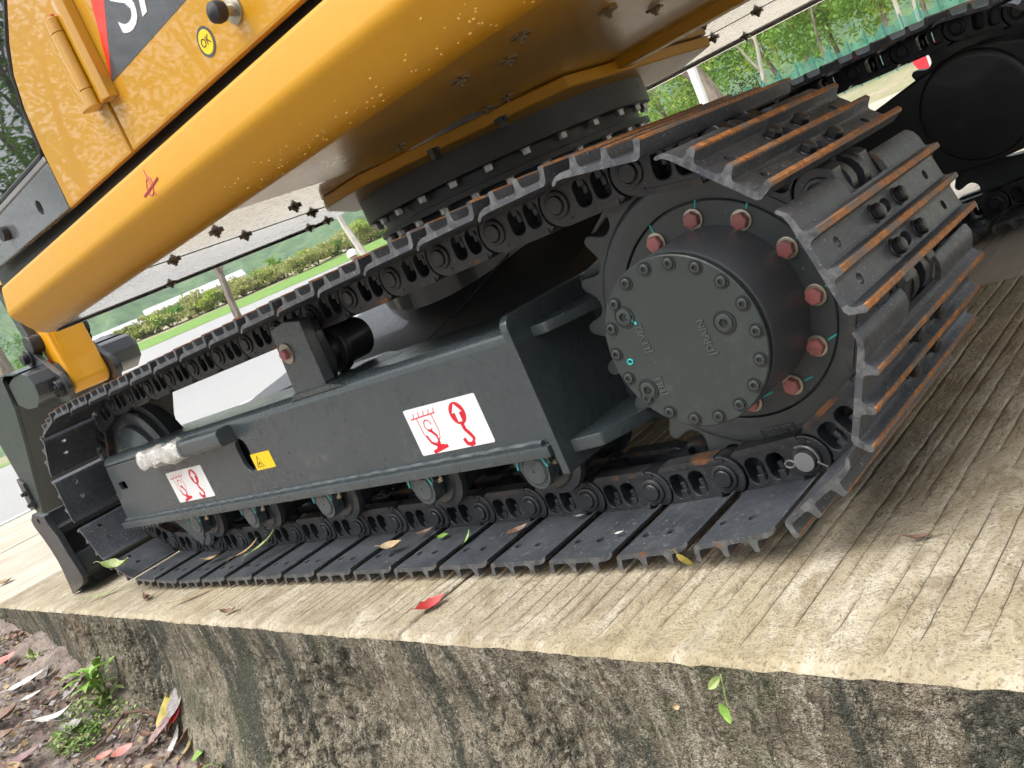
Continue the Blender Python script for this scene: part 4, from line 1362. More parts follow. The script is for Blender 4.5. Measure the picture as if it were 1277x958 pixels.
# ---- bucket, linkage and arm in front
def bucket():
    prof = [(-4.52, .93), (-4.63, .955), (-4.70, .93), (-4.715, .87), (-4.74, .77), (-4.80, .68), (-4.905, .53), (-5.00, .41), (-5.10, .27), (-5.20, .14)]
    inner = [(x - .02, z - .004) for x, z in prof][::-1]
    b = part('bucket', MB().prism(prof + inner, .722, 1.308, 'y'), 'chassis_dark', None, .003, 1)
    side = prof + [(-5.26, .11), (-5.29, .20), (-5.27, .40), (-5.28, .63), (-5.42, .80), (-5.35, .92), (-5.0, .97), (-4.72, .965)]
    for y in (.702, 1.308):
        link('bucket_side', MB().mesh_in(plate2d(side, [], .02, .002), face_y(0, y + .01, 0)).mesh('bucket_side', 'cover'), b)
    for x, z in ((-5.23, .30), (-5.22, .225)):
        mb = MB().cyl((x, .703, z), (x, .672, z), .020, 6).cyl((x, .672, z), (x, .655, z), .012, 10)
        link('cutter_bolt', mb.mesh('cutter_bolt', 'black', .002, 1), b)
    mb = MB().prism([(-5.31, .19), (-5.22, .19), (-5.20, .36), (-5.27, .40)], .684, .7015, 'y')
    part('side_cutter', mb, 'chassis_dark', b, .003, 1)
    # torsion tube across the back
    tt = [(-4.35, .765), (-4.33, .83), (-4.37, .895), (-4.44, .915), (-4.55, .925), (-4.70, .90), (-4.71, .78), (-4.60, .735), (-4.45, .72)]
    part('torsion_tube', MB().prism(tt, .716, 1.308, 'y'), 'chassis_dark', b, .008, 2)
    for y in (1.309,):
        part('tube_end', MB().prism([(SXp * 1.0, z) for SXp, z in [(x * 1.0, z) for x, z in tt]], y - .012, y + .010, 'y'), 'chassis', b, .006, 2)
    for y in (.845, 1.118):
        ear = [(-4.33 + .085 * math.cos(R_(a)), .765 + .085 * math.sin(R_(a))) for a in range(-120, 76, 15)] + [(-4.40, .93), (-4.50, 1.03), (-4.56, 1.03), (-4.60, .93), (-4.62, .80), (-4.46, .70)]
        e = link('bucket_ear', MB().mesh_in(plate2d(ear, [], .030, .004), face_y(0, y, 0)).mesh('bucket_ear', 'chassis_dark'), b)
        s = -1 if y < 1 else 1
        mb = MB().cyl((-4.33, y + s * .01, .765), (-4.33, y + s * .045, .765), .048, 20)
        for k in range(3):
            a = R_(120 * k + 20)
            mb.cyl((-4.33 + .03 * math.cos(a), y + s * .044, .765 + .03 * math.sin(a)), (-4.33 + .03 * math.cos(a), y + s * .058, .765 + .03 * math.sin(a)), .011, 6)
        link('pin_cap', mb.mesh('pin_cap', 'black', .002, 1), b)
        mb = MB().cyl((-4.53, y - .03, .985), (-4.53, y + .03, .985), .05, 20)
        mb.cyl((-4.53, y + s * .03, .985), (-4.53, y + s * .06, .985), .03, 16)
        link('pin_cap', mb.mesh('pin_cap', 'black', .003, 1), b)
    for y in (.868, 1.118):
        mb = MB().prism([(-4.55, .98), (-4.50, .97), (-4.44, 1.08), (-4.52, 1.40), (-4.58, 1.40), (-4.53, 1.10)], y - .022, y + .022, 'y')
        link('link_rod', mb.mesh('link_rod', 'chassis_dark', .006, 2), b)
        mb = MB().cyl((-4.47, y - .04, 1.04), (-4.47, y + .04, 1.04), .055, 20)
        link('link_pin', mb.mesh('link_pin', 'black', .004, 1), b)
    part('grease_cap', MB().box(-4.50, -4.44, .875, .90, .90, .935), 'red_paint', b, .006, 2)
    # digging arm, its lower end between the ears
    end = [(-4.40, 1.75), (-4.34, 1.30), (-4.33, .95)] + [(-4.385 + .075 * math.cos(R_(a)), .77 + .06 * math.sin(R_(a))) for a in range(10, -171, -20)] + [(-4.50, .95), (-4.66, 1.30), (-4.85, 1.75)]
    a = part('digging_arm', MB().prism(end, .893, 1.100, 'y'), 'yellow_bright', None, .018, 3)
    mb = MB().prism(rrect(.918, 1.075, .86, 1.28, .02, 4), -4.345, -4.322, 'x')
    part('wear_plate', mb, 'yellow_bright', a, .006, 2)
bucket()
# ================================================================ LEAVES, WEEDS, LITTER
def leaf_mesh(name, L, Wd, mat, curl=.2, fold=.25, ragged=0.0, seed=0, stalk=True):
    r = random.Random(seed)
    n = 9; v = []; f = []
    for i in range(n):
        u = i / (n - 1)
        w = Wd / 2 * max(.02, math.sin(math.pi * u ** .85) ** .75) * (1 + r.uniform(-ragged, ragged))
        z = curl * L * (u - .5) ** 2 * 2
        x = (u - .5) * L
        for s in (-1, -.5, 0, .5, 1):
            v.append((x + r.uniform(-1, 1) * ragged * .08 * L, s * w, z + fold * abs(s) * w + r.uniform(-1, 1) * .02 * Wd))
    for i in range(n - 1):
        for k in range(4):
            a = i * 5 + k
            f.append((a, a + 1, a + 6, a + 5))
    mb = MB().add(v, f)
    if stalk:
        mb.tube([(-L / 2, 0, curl * L * .5), (-L * .62, L * .02, curl * L * .5 + .004), (-L * .78, L * .05, curl * L * .45)], [L * .012, L * .010, L * .008], 4)
    return mb.mesh(name, mat, recalc=False)
_vs = [0]
def leaf(name, loc, L, Wd, mat, label, rz=0, rx=0, ry=0, curl=.2, fold=.25, ragged=.05, group=None):
    _vs[0] += 1
    o = bpy.data.objects.new(name, leaf_mesh(name, L, Wd, mat, curl, fold, ragged, _vs[0]))
    COL.objects.link(o)
    o.location = loc; o.rotation_euler = (R_(rx), R_(ry), R_(rz))
    tag(o, label, 'leaf', group)
    return o
leaf('red_leaf', (-.630, -.095, .004), .062, .030, 'dead_red', 'torn bright red leaf lying across the slab joint below the track', 60, 12, 0, .35, .5, .30)
leaf('tan_leaf', (-.925, .072, .045), .062, .026, 'dead_tan', 'curled tan leaf lying on a track shoe left of the large lifting sticker', 20, 14, 0, .5, .9, .04)
leaf('yellow_leaf', (-.094, -.006, .018), .050, .016, 'yellow_leaf', 'yellow green leaf hanging on the shoe edge below the sprocket', 95, 0, 50, .3, .5)
leaf('green_leaf', (-2.30, -.01, .102), .11, .045, 'pale_green', 'crumpled pale green leaf at the front lower corner of the track', 30, 10, 10, .5, .6, .25)
leaf('green_leaf', (-.800, .118, .041), .030, .020, 'fresh_green', 'small bright green leaf scrap on the shoe under the lifting sticker', 10, 5, 0, .2, .2, .2)
leaf('long_leaf', (-1.545, .120, .075), .115, .026, 'pale_green', 'long narrow green leaf leaning on the chain near the yellow warning sticker', 55, 0, -24, .3, .5)
leaf('long_leaf', (-1.67, .115, .055), .085, .022, 'dead_tan', 'narrow dry tan leaf on the shoes left of the long green leaf', 70, 0, -12, .3, .5)
leaf('brown_leaf', (-1.87, .105, .045), .085, .025, 'dead_tan', 'dry leaf caught on the foremost flat shoes beside the idler guard', 25, 0, -8, .4, .5)
leaf('brown_leaf', (-.550, .105, .043), .045, .018, 'dead_brown', 'brown leaf in the gap between two shoes under the frame end plate', 52, 10, 0, .3, .6)
leaf('brown_leaf', (-.885, .140, .043), .042, .016, 'dead_brown', 'small reddish brown leaf against the chain behind the curled tan leaf', 40, 10, 0, .3, .6)
leaf('green_leaf', (-.690, .095, .046), .030, .008, 'fresh_green', 'tiny green blade stuck upright beside a shoe gap', 80, 0, -40, .3, .4)
leaf('orange_leaf', (-4.22, .13, .006), .10, .06, 'dead_tan', 'dry orange leaf on the slab left of the dozer blade', 20, 0, 0, .3, .3)
leaf('dry_leaf', (-2.09, -.045, .006), .06, .022, 'dead_brown', 'small dark leaf on the slab edge below the idler', -15, 8, 0, .6, .4, .2)
leaf('dry_leaf', (-1.41, -.118, .006), .05, .020, 'dead_brown', 'small brown leaf near the slab edge below the yellow warning sticker', 30, 8, 0, .6, .4, .2)
leaf('dry_leaf', (-2.52, -.012, .006), .13, .018, 'pale_green', 'long faded leaf on the slab beside the dozer blade', 35, 0, 0, .2, .3)
leaf('dry_leaf', (-1.77, -.045, .006), .13, .014, 'dead_tan', 'thin straw coloured leaf on the slab under the front shoes', 45, 0, 0, .2, .3)
leaf('dry_leaf', (.242, .055, .005), .045, .009, 'dead_brown', 'dark curled sliver of leaf on the slab right of the sprocket', 20, 0, 0, .5, .8)
leaf('white_scrap', (-.421, .150, .042), .022, .008, 'dead_white', 'white flake lying on a shoe against the chain', 10, 0, 0, .1, .1, .2)
leaf('white_scrap', (-.267, .069, .041), .018, .009, 'dead_white', 'white flake in the middle of a shoe under the sprocket', 30, 0, 0, .1, .1, .2)

def sz(x, y): return float(soil_z(x, y))
leaf('white_leaf', (-2.86, -.275, sz(-2.86, -.275) + .030), .15, .050, 'dead_white', 'large whitish dry leaf on the soil at the far left', 52, 6, -5, .15, .3)
leaf('red_leaf', (-3.13, -.255, sz(-3.13, -.25) + .035), .11, .060, 'dead_pink', 'red leaf on the soil at the left edge of the picture', 60, 10, 0, .3, .3)
leaf('pink_leaf', (-2.05, -.318, sz(-2.05, -.318) + .030), .065, .048, 'dead_pink', 'salmon pink leaf on the soil below the bare twig', 70, 10, 0, .3, .4)
leaf('pink_leaf', (-2.10, -.352, sz(-2.1, -.352) + .028), .055, .032, 'dead_pink', 'smaller pink leaf beside the salmon pink one', 50, 10, 0, .3, .4)
leaf('red_leaf', (-1.93, -.172, sz(-1.93, -.17) + .100), .080, .048, 'dead_red', 'deep red leaf standing in the leaf pile at the wall foot', 80, 20, -50, .3, .5)
leaf('green_leaf', (-1.775, -.215, sz(-1.775, -.215) + .040), .075, .050, 'fresh_green', 'broad green leaf below the leaf pile at the wall foot', 70, 0, -25, .2, .3)
leaf('purple_leaf', (-1.955, -.205, sz(-1.955, -.2) + .070), .15, .050, 'dead_purple', 'long dusky purple leaf leaning in the leaf pile', 62, 10, -30, .2, .5)
leaf('round_leaf', (-2.47, -.180, sz(-2.47, -.18) + .050), .085, .070, 'pale_green', 'round pale green leaf above the weed at the wall foot', 60, 0, -35, .2, .2)
leaf('purple_leaf', (-2.56, -.185, sz(-2.56, -.185) + .055), .13, .080, 'dead_purple', 'broad purple brown leaf above the weed at the wall foot', 70, 0, -30, .2, .4)
leaf('grey_leaf', (-2.56, -.230, sz(-2.56, -.23) + .040), .11, .050, 'dead_grey', 'slate grey dead leaf left of the weed', 55, 0, -20, .2, .3)
leaf('brown_leaf', (-2.71, -.415, sz(-2.71, -.415) + .030), .17, .060, 'dead_brown', 'curled olive brown leaf at the left picture edge', 30, 10, 0, .4, .6)
leaf('brown_leaf', (-2.595, -.460, sz(-2.595, -.46) + .025), .09, .045, 'dead_brown', 'rust coloured leaf at the left edge below the olive brown one', 40, 10, 0, .4, .6)
leaf('dark_leaf', (-2.39, -.480, sz(-2.39, -.48) + .025), .11, .050, 'dead_purple', 'dark maroon leaf in the lower left corner', 70, 5, 0, .3, .4)
leaf('white_leaf', (-2.735, -.310, sz(-2.735, -.31) + .030), .07, .045, 'dead_white', 'small roundish white leaf right of the large whitish leaf', 60, 0, 0, .2, .2)
leaf('white_leaf', (-2.49, -.330, sz(-2.49, -.33) + .030), .14, .035, 'dead_white', 'narrow curved white leaf left of the low moss clump', 45, 10, 0, .4, .5)
leaf('grey_leaf', (-2.35, -.330, sz(-2.35, -.33) + .035), .09, .05, 'dead_grey', 'pale grey crumpled leaf on top of the moss clump', 40, 15, 0, .5, .4, .2)
# the heap at the wall foot
for i, (dx, dy, dz, L, w, mt, lab) in enumerate((
        (.02, -.03, .02, .12, .045, 'dead_white', 'cream leaf at the bottom of the leaf pile'),
        (.06, .00, .05, .10, .040, 'dead_brown', 'brown leaf on the right of the leaf pile'),
        (-.05, .02, .09, .12, .040, 'yellow_leaf', 'olive yellow leaf on the left of the leaf pile'),
        (.03, .03, .13, .11, .050, 'dead_grey', 'grey leaf at the top of the leaf pile'),
        (.09, -.02, .03, .09, .035, 'dead_tan', 'tan leaf at the right foot of the leaf pile'),
        (-.08, -.03, .02, .13, .030, 'dead_brown', 'dark curled leaf at the left foot of the leaf pile'),
        (.11, .02, .06, .07, .030, 'yellow_leaf', 'small yellowish leaf at the right end of the leaf pile'))):
    leaf('pile_leaf', (-1.94 + dx, -.195 + dy, sz(-1.94 + dx, -.19) + dz), L, w, mt, lab, random.uniform(40, 110), random.uniform(-20, 20), random.uniform(-60, -15), .3, .5, .08, 'leaf pile at the wall foot')
# scattered litter: single leaves
def scatter():
    kinds = [('dead_brown', 'dry brown leaf', 26), ('dead_purple', 'dusky purple dead leaf', 8), ('dead_grey', 'grey dead leaf', 24), ('dead_tan', 'dry tan leaf', 20), ('dead_white', 'bleached white dead leaf', 10)]
    for mt, nm, n in kinds:
        variants = [leaf_mesh('litter_leaf', 1.0, .48, mt, random.uniform(.1, .5), random.uniform(.1, .6), .10, 900 + k + len(mt), k % 2 == 0) for k in range(3)]
        for i in range(n):
            x = -3.9 + 2.4 * random.random() ** 1.2
            y = -.16 - .02 * (x + 2) - .50 * random.random() ** 1.7 + min(0, (x + 3.2) * -.0)
            s = random.uniform(.03, .075)
            o = bpy.data.objects.new('litter_leaf', variants[i % 3]); COL.objects.link(o)
            o.location = (x, y, sz(x, y) + .012 + random.uniform(0, .018)); o.scale = (s, s * random.uniform(.7, 1.3), s)
            o.rotation_euler = (R_(random.uniform(-25, 25)), R_(random.uniform(-25, 25)), random.uniform(0, 6.28))
            tag(o, nm + ' scattered in the litter on the soil', 'leaf', nm.replace('leaf', 'leaves') + ' in the litter')
scatter()
# crumbs of leaf and soil: uncountable
def debris():
    mb = MB()
    for i in range(4200):
        x = -4.0 + 2.7 * random.random(); y = -.13 - .02 * (x + 2) - .6 * random.random() ** 1.8
        z = sz(x, y) + random.uniform(.0, .022)
        s = random.uniform(.004, .018); a = random.uniform(0, 6.28); t = random.uniform(-.6, .6)
        c, q = math.cos(a) * s, math.sin(a) * s
        mb.add([(x - c, y - q, z), (x + q * .4, y - c * .4, z + s * t), (x + c, y + q, z + s * .3), (x - q * .4, y + c * .4, z - s * t + .003)], [(0, 1, 2, 3)], random.choice((0, 1, 1, 2, 2, 3)))
    o = link('litter_crumbs', mb.mesh('litter_crumbs', ['dead_brown', 'dead_grey', 'dead_tan', 'dead_purple'], recalc=False))
    tag(o, 'crumbs of dead leaves covering the soil below the slab', 'leaf litter', kind='stuff')
    mb = MB()
    for i in range(900):
        x = -4.0 + 2.9 * random.random(); y = -.15 - .02 * (x + 2) - .55 * random.random() ** 1.5
        z = sz(x, y) + random.uniform(-.002, .012); s = random.uniform(.003, .010)
        v = [(random.gauss(0, s), random.gauss(0, s), random.gauss(0, s * .7)) for _ in range(4)]
        mb.add([(x + a, y + b, z + c) for a, b, c in v], [(0, 1, 2), (0, 2, 3), (0, 3, 1), (1, 3, 2)])
    tag(link('pebbles', mb.mesh('pebbles', 'wall')), 'small stones and mortar crumbs on the soil', 'pebbles', kind='stuff')
debris()
# weed
def weed():
    base = Vector((-2.385, -.205, sz(-2.385, -.205)))
    w = empty('weed', base, 'leafy bright green weed growing at the foot of the slab wall', 'weed')
    lm = leaf_mesh('leaf', .085, .030, 'fresh_green', -.35, .25, .03, 5, False)
    lm2 = leaf_mesh('leaf', .060, .022, 'pale_green', -.3, .25, .03, 6, False)
    for s in range(4):
        top = base + Vector((random.uniform(-.05, .05), random.uniform(-.05, .05), random.uniform(.10, .16)))
        mid = (base + top) / 2 + Vector((.01, .0, 0))
        st = MB().tube([base, mid, top], [.0035, .003, .002], 5)
        part('stem', st, 'leaf_green', w)
        for k in range(8):
            p = base.lerp(top, .25 + .75 * k / 7)
            az = k * 2.4 + s
            m = Matrix.Translation(p) @ Matrix.Rotation(az, 4, 'Z') @ Matrix.Rotation(R_(random.uniform(-35, 10)), 4, 'Y') @ Matrix.Translation((.045, 0, 0))
            part('leaf', lm if k > 3 else lm2, None, w, mw=m)
weed()
def small_plant(name, base, label, n, L, mat, spread=.02, tilt=(-80, -20)):
    w = empty(name, base, label, 'plant')
    lm = leaf_mesh('leaf', L, L * .35, mat, -.3, .25, .03, 15, False)
    part('stem', MB().tube([base, (base[0], base[1] - .01, base[2] + L * .5)], [.002, .0015], 5), 'leaf_green', w)
    for k in range(n):
        m = Matrix.Translation((base[0] + random.uniform(-spread, spread), base[1] - .008 + random.uniform(-spread, spread), base[2] + random.uniform(0, L * .4))) @ Matrix.Rotation(k * 2.4, 4, 'Z') @ Matrix.Rotation(R_(random.uniform(*tilt)), 4, 'Y') @ Matrix.Translation((L / 2, 0, 0))
        part('leaf', lm, None, w, mw=m)
small_plant('seedling', (-2.63, -.165, sz(-2.63, -.165) + .02), 'small yellow green seedling high on the left at the wall foot', 6, .05, 'pale_green')
small_plant('seedling', (-3.02, -.17, sz(-3.02, -.17) + .02), 'tiny green seedling at the wall foot near the left edge', 5, .05, 'pale_green')
small_plant('seedling', (-1.66, -.205, sz(-1.66, -.2) + .03), 'thin grassy seedling right of the leaf pile', 7, .07, 'pale_green', tilt=(-70, 0))
# sprig hanging on the wall face below the sprocket
sp = empty('wall_sprig', (.077, -.228, -.02), 'two-leaved green sprig hanging on the wall face under the sprocket', 'plant')
part('stem', MB().tube([(.077, -.226, -.012), (.080, -.236, -.030), (.076, -.238, -.058)], [.0012, .0012, .001], 5), 'pale_green', sp)
part('leaf', leaf_mesh('leaf', .026, .011, 'pale_green', .4, .6, .05, 31, False), None, sp, mw=Matrix.Translation((.074, -.236, -.016)) @ Matrix.Rotation(R_(70), 4, 'X') @ Matrix.Rotation(R_(40), 4, 'Z'))
part('leaf', leaf_mesh('leaf', .028, .014, 'fresh_green', .2, .3, .05, 32, False), None, sp, mw=Matrix.Translation((.073, -.240, -.058)) @ Matrix.Rotation(R_(75), 4, 'X') @ Matrix.Rotation(R_(-70), 4, 'Z'))
leaf('snail_shell_leaf', (.006, -.245, -.050), .012, .009, 'dead_tan', 'tiny curled tan leaf stuck on the wall left of the sprig', 0, 70, 0, .6, .6)
# moss cushion: small leaves, uncountable
def moss(cx, cy, r, n, name, label):
    mb = MB()
    for i in range(n):
        a = random.uniform(0, 6.28); q = r * math.sqrt(random.random())
        x = cx + q * math.cos(a) * 1.3; y = cy + q * math.sin(a) * .8
        z = sz(x, y) + .012 + (.035 * (1 - (q / r) ** 2)) * random.random()
        s = random.uniform(.004, .011); b = random.uniform(0, 6.28); c, d = s * math.cos(b), s * math.sin(b)
        mb.add([(x, y, z), (x + c - d * .5, y + d + c * .5, z + s * .8), (x + 2 * c, y + 2 * d, z + s * .9), (x + c + d * .5, y + d - c * .5, z + s * .6)], [(0, 1, 2, 3)], random.choice((0, 1)))
    tag(link(name, mb.mesh(name, ['leaf_green', 'pale_green'], recalc=False)), label, 'ground cover', kind='stuff')
moss(-2.33, -.345, .085, 520, 'low_weeds', 'low cushion of small green weeds on the soil')
moss(-2.42, -.27, .09, 260, 'ground_cover', 'tiny green plants around the foot of the weed')
moss(-2.30, -.215, .09, 200, 'creeping_weeds', 'creeping green weeds right of the tall weed')
# bare twig with a fork
tz = lambda x, y, h: (x, y, sz(x, y) + h)
tw = empty('twig', tz(-2.1, -.27, 0), 'bare forked brown twig lying below the weed', 'twig')
part('stick', MB().tube([tz(-2.17, -.385, .03), tz(-2.13, -.325, .055), tz(-2.155, -.240, .075), tz(-2.10, -.205, .075), tz(-1.985, -.185, .060)], [.0022, .0035, .0050, .0065, .0040], 7), 'twig', tw)
part('side_twig', MB().tube([tz(-2.10, -.205, .075), tz(-2.075, -.235, .06), tz(-2.06, -.285, .03)], [.0035, .0025, .0018], 6), 'twig', tw)

# ================================================================ BACKGROUND
def foliage(mb, c, rx, rz, n, leafsz, mats=2, rnd=random):
    """leaf-sized faces in clumps through an ellipsoid"""
    k = max(6, n // 70)
    cl = []
    for _ in range(k):
        while True:
            p = Vector((rnd.uniform(-1, 1), rnd.uniform(-1, 1), rnd.uniform(-1, 1)))
            if p.length < 1: break
        p *= .55 + .45 * rnd.random()
        cl.append((Vector((p.x * rx, p.y * rx, p.z * rz)), rnd.uniform(.16, .34), rnd.randrange(mats)))
    for _ in range(n):
        q, r, mi = rnd.choice(cl)
        d = Vector((rnd.gauss(0, 1), rnd.gauss(0, 1), rnd.gauss(0, .8))) * r * .55
        p = Vector(c) + q + Vector((d.x * rx, d.y * rx, d.z * rz))
        a = Vector((rnd.gauss(0, 1), rnd.gauss(0, 1), rnd.gauss(0, 1))).normalized() * leafsz * rnd.uniform(.6, 1.3)
        b = a.cross(Vector((rnd.gauss(0, 1), rnd.gauss(0, 1), rnd.gauss(0, 1)))).normalized() * leafsz * .6
        mb.add([p - a, p + b * .6, p + a, p - b * .6], [(0, 1, 2, 3)], mi)
def limbs(mb, p, d, L, r, depth, rnd, kids=3):
    pts = [Vector(p)]; rad = [r]
    d = Vector(d).normalized()
    for i in range(4):
        d = (d + Vector((rnd.gauss(0, .10), rnd.gauss(0, .10), rnd.gauss(.03, .06)))).normalized()
        pts.append(pts[-1] + d * L / 4); rad.append(r * (1 - .12 * (i + 1)))
    mb.tube(pts, rad, 6 if depth > 1 else 4)
    if depth <= 0: return
    for k in range(kids):
        i = rnd.choice((2, 3, 4))
        a = rnd.uniform(0, 6.28); s = rnd.uniform(.45, .95)
        nd = d + Vector((math.cos(a) * s, math.sin(a) * s, rnd.uniform(.0, .35)))
        limbs(mb, pts[i], nd, L * rnd.uniform(.55, .78), rad[i] * .62, depth - 1, rnd, kids)
def tree(name, az, d, H, crown, label, mats, trunk_r=.12, crown_r=1.6, n=2600, ls=.10, bare=False, lean=0, barkm='bark', group=None, cz=None, kids=3, pos=None):
    rnd = random.Random(int(az * 10 + d * 7))
    b = polar(az, d) if pos is None else pos
    t = empty(name, b, label, 'tree', group)
    mb = MB()
    limbs(mb, (b[0], b[1], b[2] - .1), (lean, 0, 1), H * .55, trunk_r, 3 if bare else 2, rnd, kids)
    part('trunk', mb, barkm, t)
    if crown:
        mb = MB()
        foliage(mb, (b[0], b[1], b[2] + (H * .62 if cz is None else cz)), crown_r, H * .40 if cz is None else crown, n, ls, 2, rnd)
        part('crown', mb, mats, t, recalc=False, smooth=False)
    return t
TG = 'trees beyond the green fence'
tree('broadleaf_tree', 108.6, 33, 5.4, 2.27, 'bright green tree behind the fence, nearest the far track', ['leaf_yellow', 'leaf_green'], .10, 2.0, 3200, .12, group=TG, cz=2.9)
tree('broadleaf_tree', 111.2, 36, 5.2, 2.18, 'yellow green tree in the middle of the row behind the fence', ['leaf_yellow', 'leaf_green'], .10, 2.2, 3200, .12, group=TG, cz=2.9)
tree('broadleaf_tree', 114.4, 34, 5.6, 2.35, 'yellow green tree behind the bare pale tree', ['leaf_yellow', 'leaf_green'], .10, 2.3, 3200, .12, group=TG, cz=2.9)
tree('broadleaf_tree', 112.8, 44, 7.5, 3.15, 'olive tree standing taller behind the fence row', ['leaf_olive', 'leaf_green'], .12, 2.6, 3000, .14, group=TG, cz=4.2)
tree('broadleaf_tree', 106.6, 42, 7.0, 2.94, 'darker green tree behind the slender pale trunks', ['leaf_green', 'leaf_olive'], .12, 2.6, 3000, .14, group=TG, cz=4.2)
tree('broadleaf_tree', 104.2, 36, 6.0, 2.52, 'green tree at the right end of the fence', ['leaf_green', 'leaf_yellow'], .12, 2.4, 3000, .12, group=TG, cz=3.0)
tree('round_bush', 120.6, 27, 3.4, 1.7, 'dense bright green bushy tree left of the white pole', ['leaf_green', 'leaf_yellow'], .08, 1.7, 3600, .085, cz=1.9)
tree('round_bush', 118.0, 30, 3.8, 1.8, 'dense green bushy tree behind the leaning trunk', ['leaf_green', 'leaf_dark'], .08, 1.5, 3000, .085, cz=2.2)
tree('dark_tree', 123.4, 48, 5.0, 2.2, 'bluish green tree glimpsed beside the slewing ring', ['leaf_dark', 'leaf_green'], .10, 2.4, 2000, .12, cz=3.0)
tree('bare_tree', 115.6, 26, 5.2, 0, 'bare pale branched tree between the leaning trunk and the green trees', None, .075, bare=True, barkm='bark_pale', kids=4)
tree('bare_tree', 107.9, 29, 7.0, 0, 'slender pale bare tree near the far track sprocket', None, .075, bare=True, barkm='bark_pale')
tree('bare_tree', 106.9, 30, 7.0, 0, 'thin white trunked tree at the top right', None, .055, bare=True, barkm='bark_pale')
tree('bare_tree', 112.0, 28, 5.5, 0, 'thin grey bare tree in front of the yellow green trees', None, .05, bare=True, barkm='bark')
tree('leaning_tree', 117.0, 17, 6.0, 0, 'thick leaning grey trunk right of the white pole', None, .17, bare=True, lean=-.18, kids=2)
tree('roadside_tree', 149.7, 30, 7.0, 1.8, 'roadside tree with a forked grey trunk in front of the white buildings', ['leaf_dark', 'leaf_green'], .15, 2.2, 1500, .12, cz=5.6, lean=-.05)
tree('roadside_tree', 141.2, 27, 7.0, 1.8, 'roadside tree with a pale trunk behind the white helmet', ['leaf_dark', 'leaf_green'], .12, 2.2, 1500, .12, cz=5.8, barkm='bark_pale', lean=-.06)
tree('roadside_tree', 162.2, 22, 8.0, 1.8, 'thick trunked tree at the left picture edge beyond the bucket', ['leaf_dark', 'leaf_green'], .22, 2.0, 900, .12, cz=6.8)
for i, (az, d, lab) in enumerate(((160.3, 60, 'round dark green tree beyond the bucket linkage'), (161.6, 75, 'pale green tree behind the bucket at the far left'), (158.8, 66, 'green tree above the bucket right of the linkage'))):
    tree('far_tree', az, d, 6.0, 2.6, lab, ['leaf_far', 'leaf_green'], .12, 2.8, 1600, .16, cz=3.2)
# trees behind the camera: their crowns are mirrored in the cab window and the yellow doors
tree('shade_tree', 0, 1, 9.0, 2.6, 'leafy shade tree mirrored in the middle of the cab side window', ['leaf_dark', 'leaf_green'], .16, 2.4, 5000, .07, cz=5.2, pos=(-11.5, -4.6, -.72))
tree('shade_tree', 1, 1, 9.0, 2.6, 'leafy shade tree mirrored at the lower edge of the cab side window', ['leaf_dark', 'leaf_green'], .16, 2.2, 5000, .07, cz=4.4, pos=(-8.2, -6.6, -.72))
tree('shade_tree', 2, 1, 9.0, 2.6, 'thin shade tree mirrored in the yellow side door', ['leaf_dark', 'leaf_green'], .14, 2.0, 3000, .07, cz=5.8, pos=(-5.2, -8.5, -.72))
# hedge of reeds and bushes beyond the verge
def bush(az, d, r, h, label, mats, n=1500, ls=.13):
    b = polar(az, d)
    t = empty('bush', b, label, 'bush', 'bushes beyond the verge')
    rnd = random.Random(int(az * 31))
    mb = MB(); foliage(mb, (b[0], b[1], b[2] + h * .5), r, h * .6, n, ls, 2, rnd)
    part('foliage', mb, mats, t, recalc=False, smooth=False)
    mb = MB()
    for k in range(7): mb.tube([(b[0], b[1], b[2] - .1), (b[0] + rnd.uniform(-r, r) * .7, b[1] + rnd.uniform(-r, r) * .7, b[2] + h * rnd.uniform(.5, .95))], [.03, .008], 4)
    part('stem', mb, 'twig', t)
ORD = ['first', 'second', 'third', 'fourth', 'fifth', 'sixth', 'seventh', 'eighth', 'ninth', 'tenth', 'eleventh', 'twelfth', 'thirteenth', 'fourteenth', 'fifteenth', 'sixteenth', 'seventeenth', 'eighteenth', 'nineteenth', 'twentieth']
BL = ['olive bush beyond the verge', 'yellowish reed bush beyond the verge', 'green bush beyond the verge']
for i, az in enumerate(np.arange(137.2, 158.8, 1.15)):
    k = i % 3
    bush(float(az), 52.5 + 3 * random.random(), random.uniform(1.2, 1.7), random.uniform(.8, 1.5), BL[k] + ', ' + ORD[i] + ' from the right in the row', [['leaf_olive', 'leaf_yellow'], ['leaf_olive', 'leaf_olive'], ['leaf_green', 'leaf_olive']][k])
# white works buildings
def building(az, d, Lx, Dp, H, label, rot, bays):
    b = polar(az, d)
    r = empty('building', b, label, 'building', rz=0)
    Mx = Matrix.Translation(b) @ Matrix.Rotation(R_(rot), 4, 'Z')
    def bp(name, mb, mat, par=None):
        me = mb.mesh(name, mat, 0)
        return link(name, me, par or r, Mx)
    bp('wall', MB().box(-Lx / 2, Lx / 2, 0, Dp, -.5, H), 'house_white')
    bp('roof', MB().prism([(-.6, H), (Dp / 2, H + .9), (Dp + .6, H), (Dp + .6, H + .12), (Dp / 2, H + 1.05), (-.6, H + .12)], -Lx / 2 - .4, Lx / 2 + .4, 'x'), 'roof_grey')
    for k in range(bays):
        x = -Lx / 2 + (k + .5) * Lx / bays
        w = bp('window', MB().box(x - Lx / bays * .33, x + Lx / bays * .33, -.04, .02, H * .52, H * .80), 'window_dark')
        bp('frame', MB().box(x - .05, x + .05, -.07, -.041, H * .52, H * .80), 'house_white', w).matrix_parent_inverse = Mx.inverted()
        w2 = bp('pilaster', MB().box(x - Lx / bays * .5 - .12, x - Lx / bays * .5 + .12, -.15, -.001, -.5, H), 'house_white')
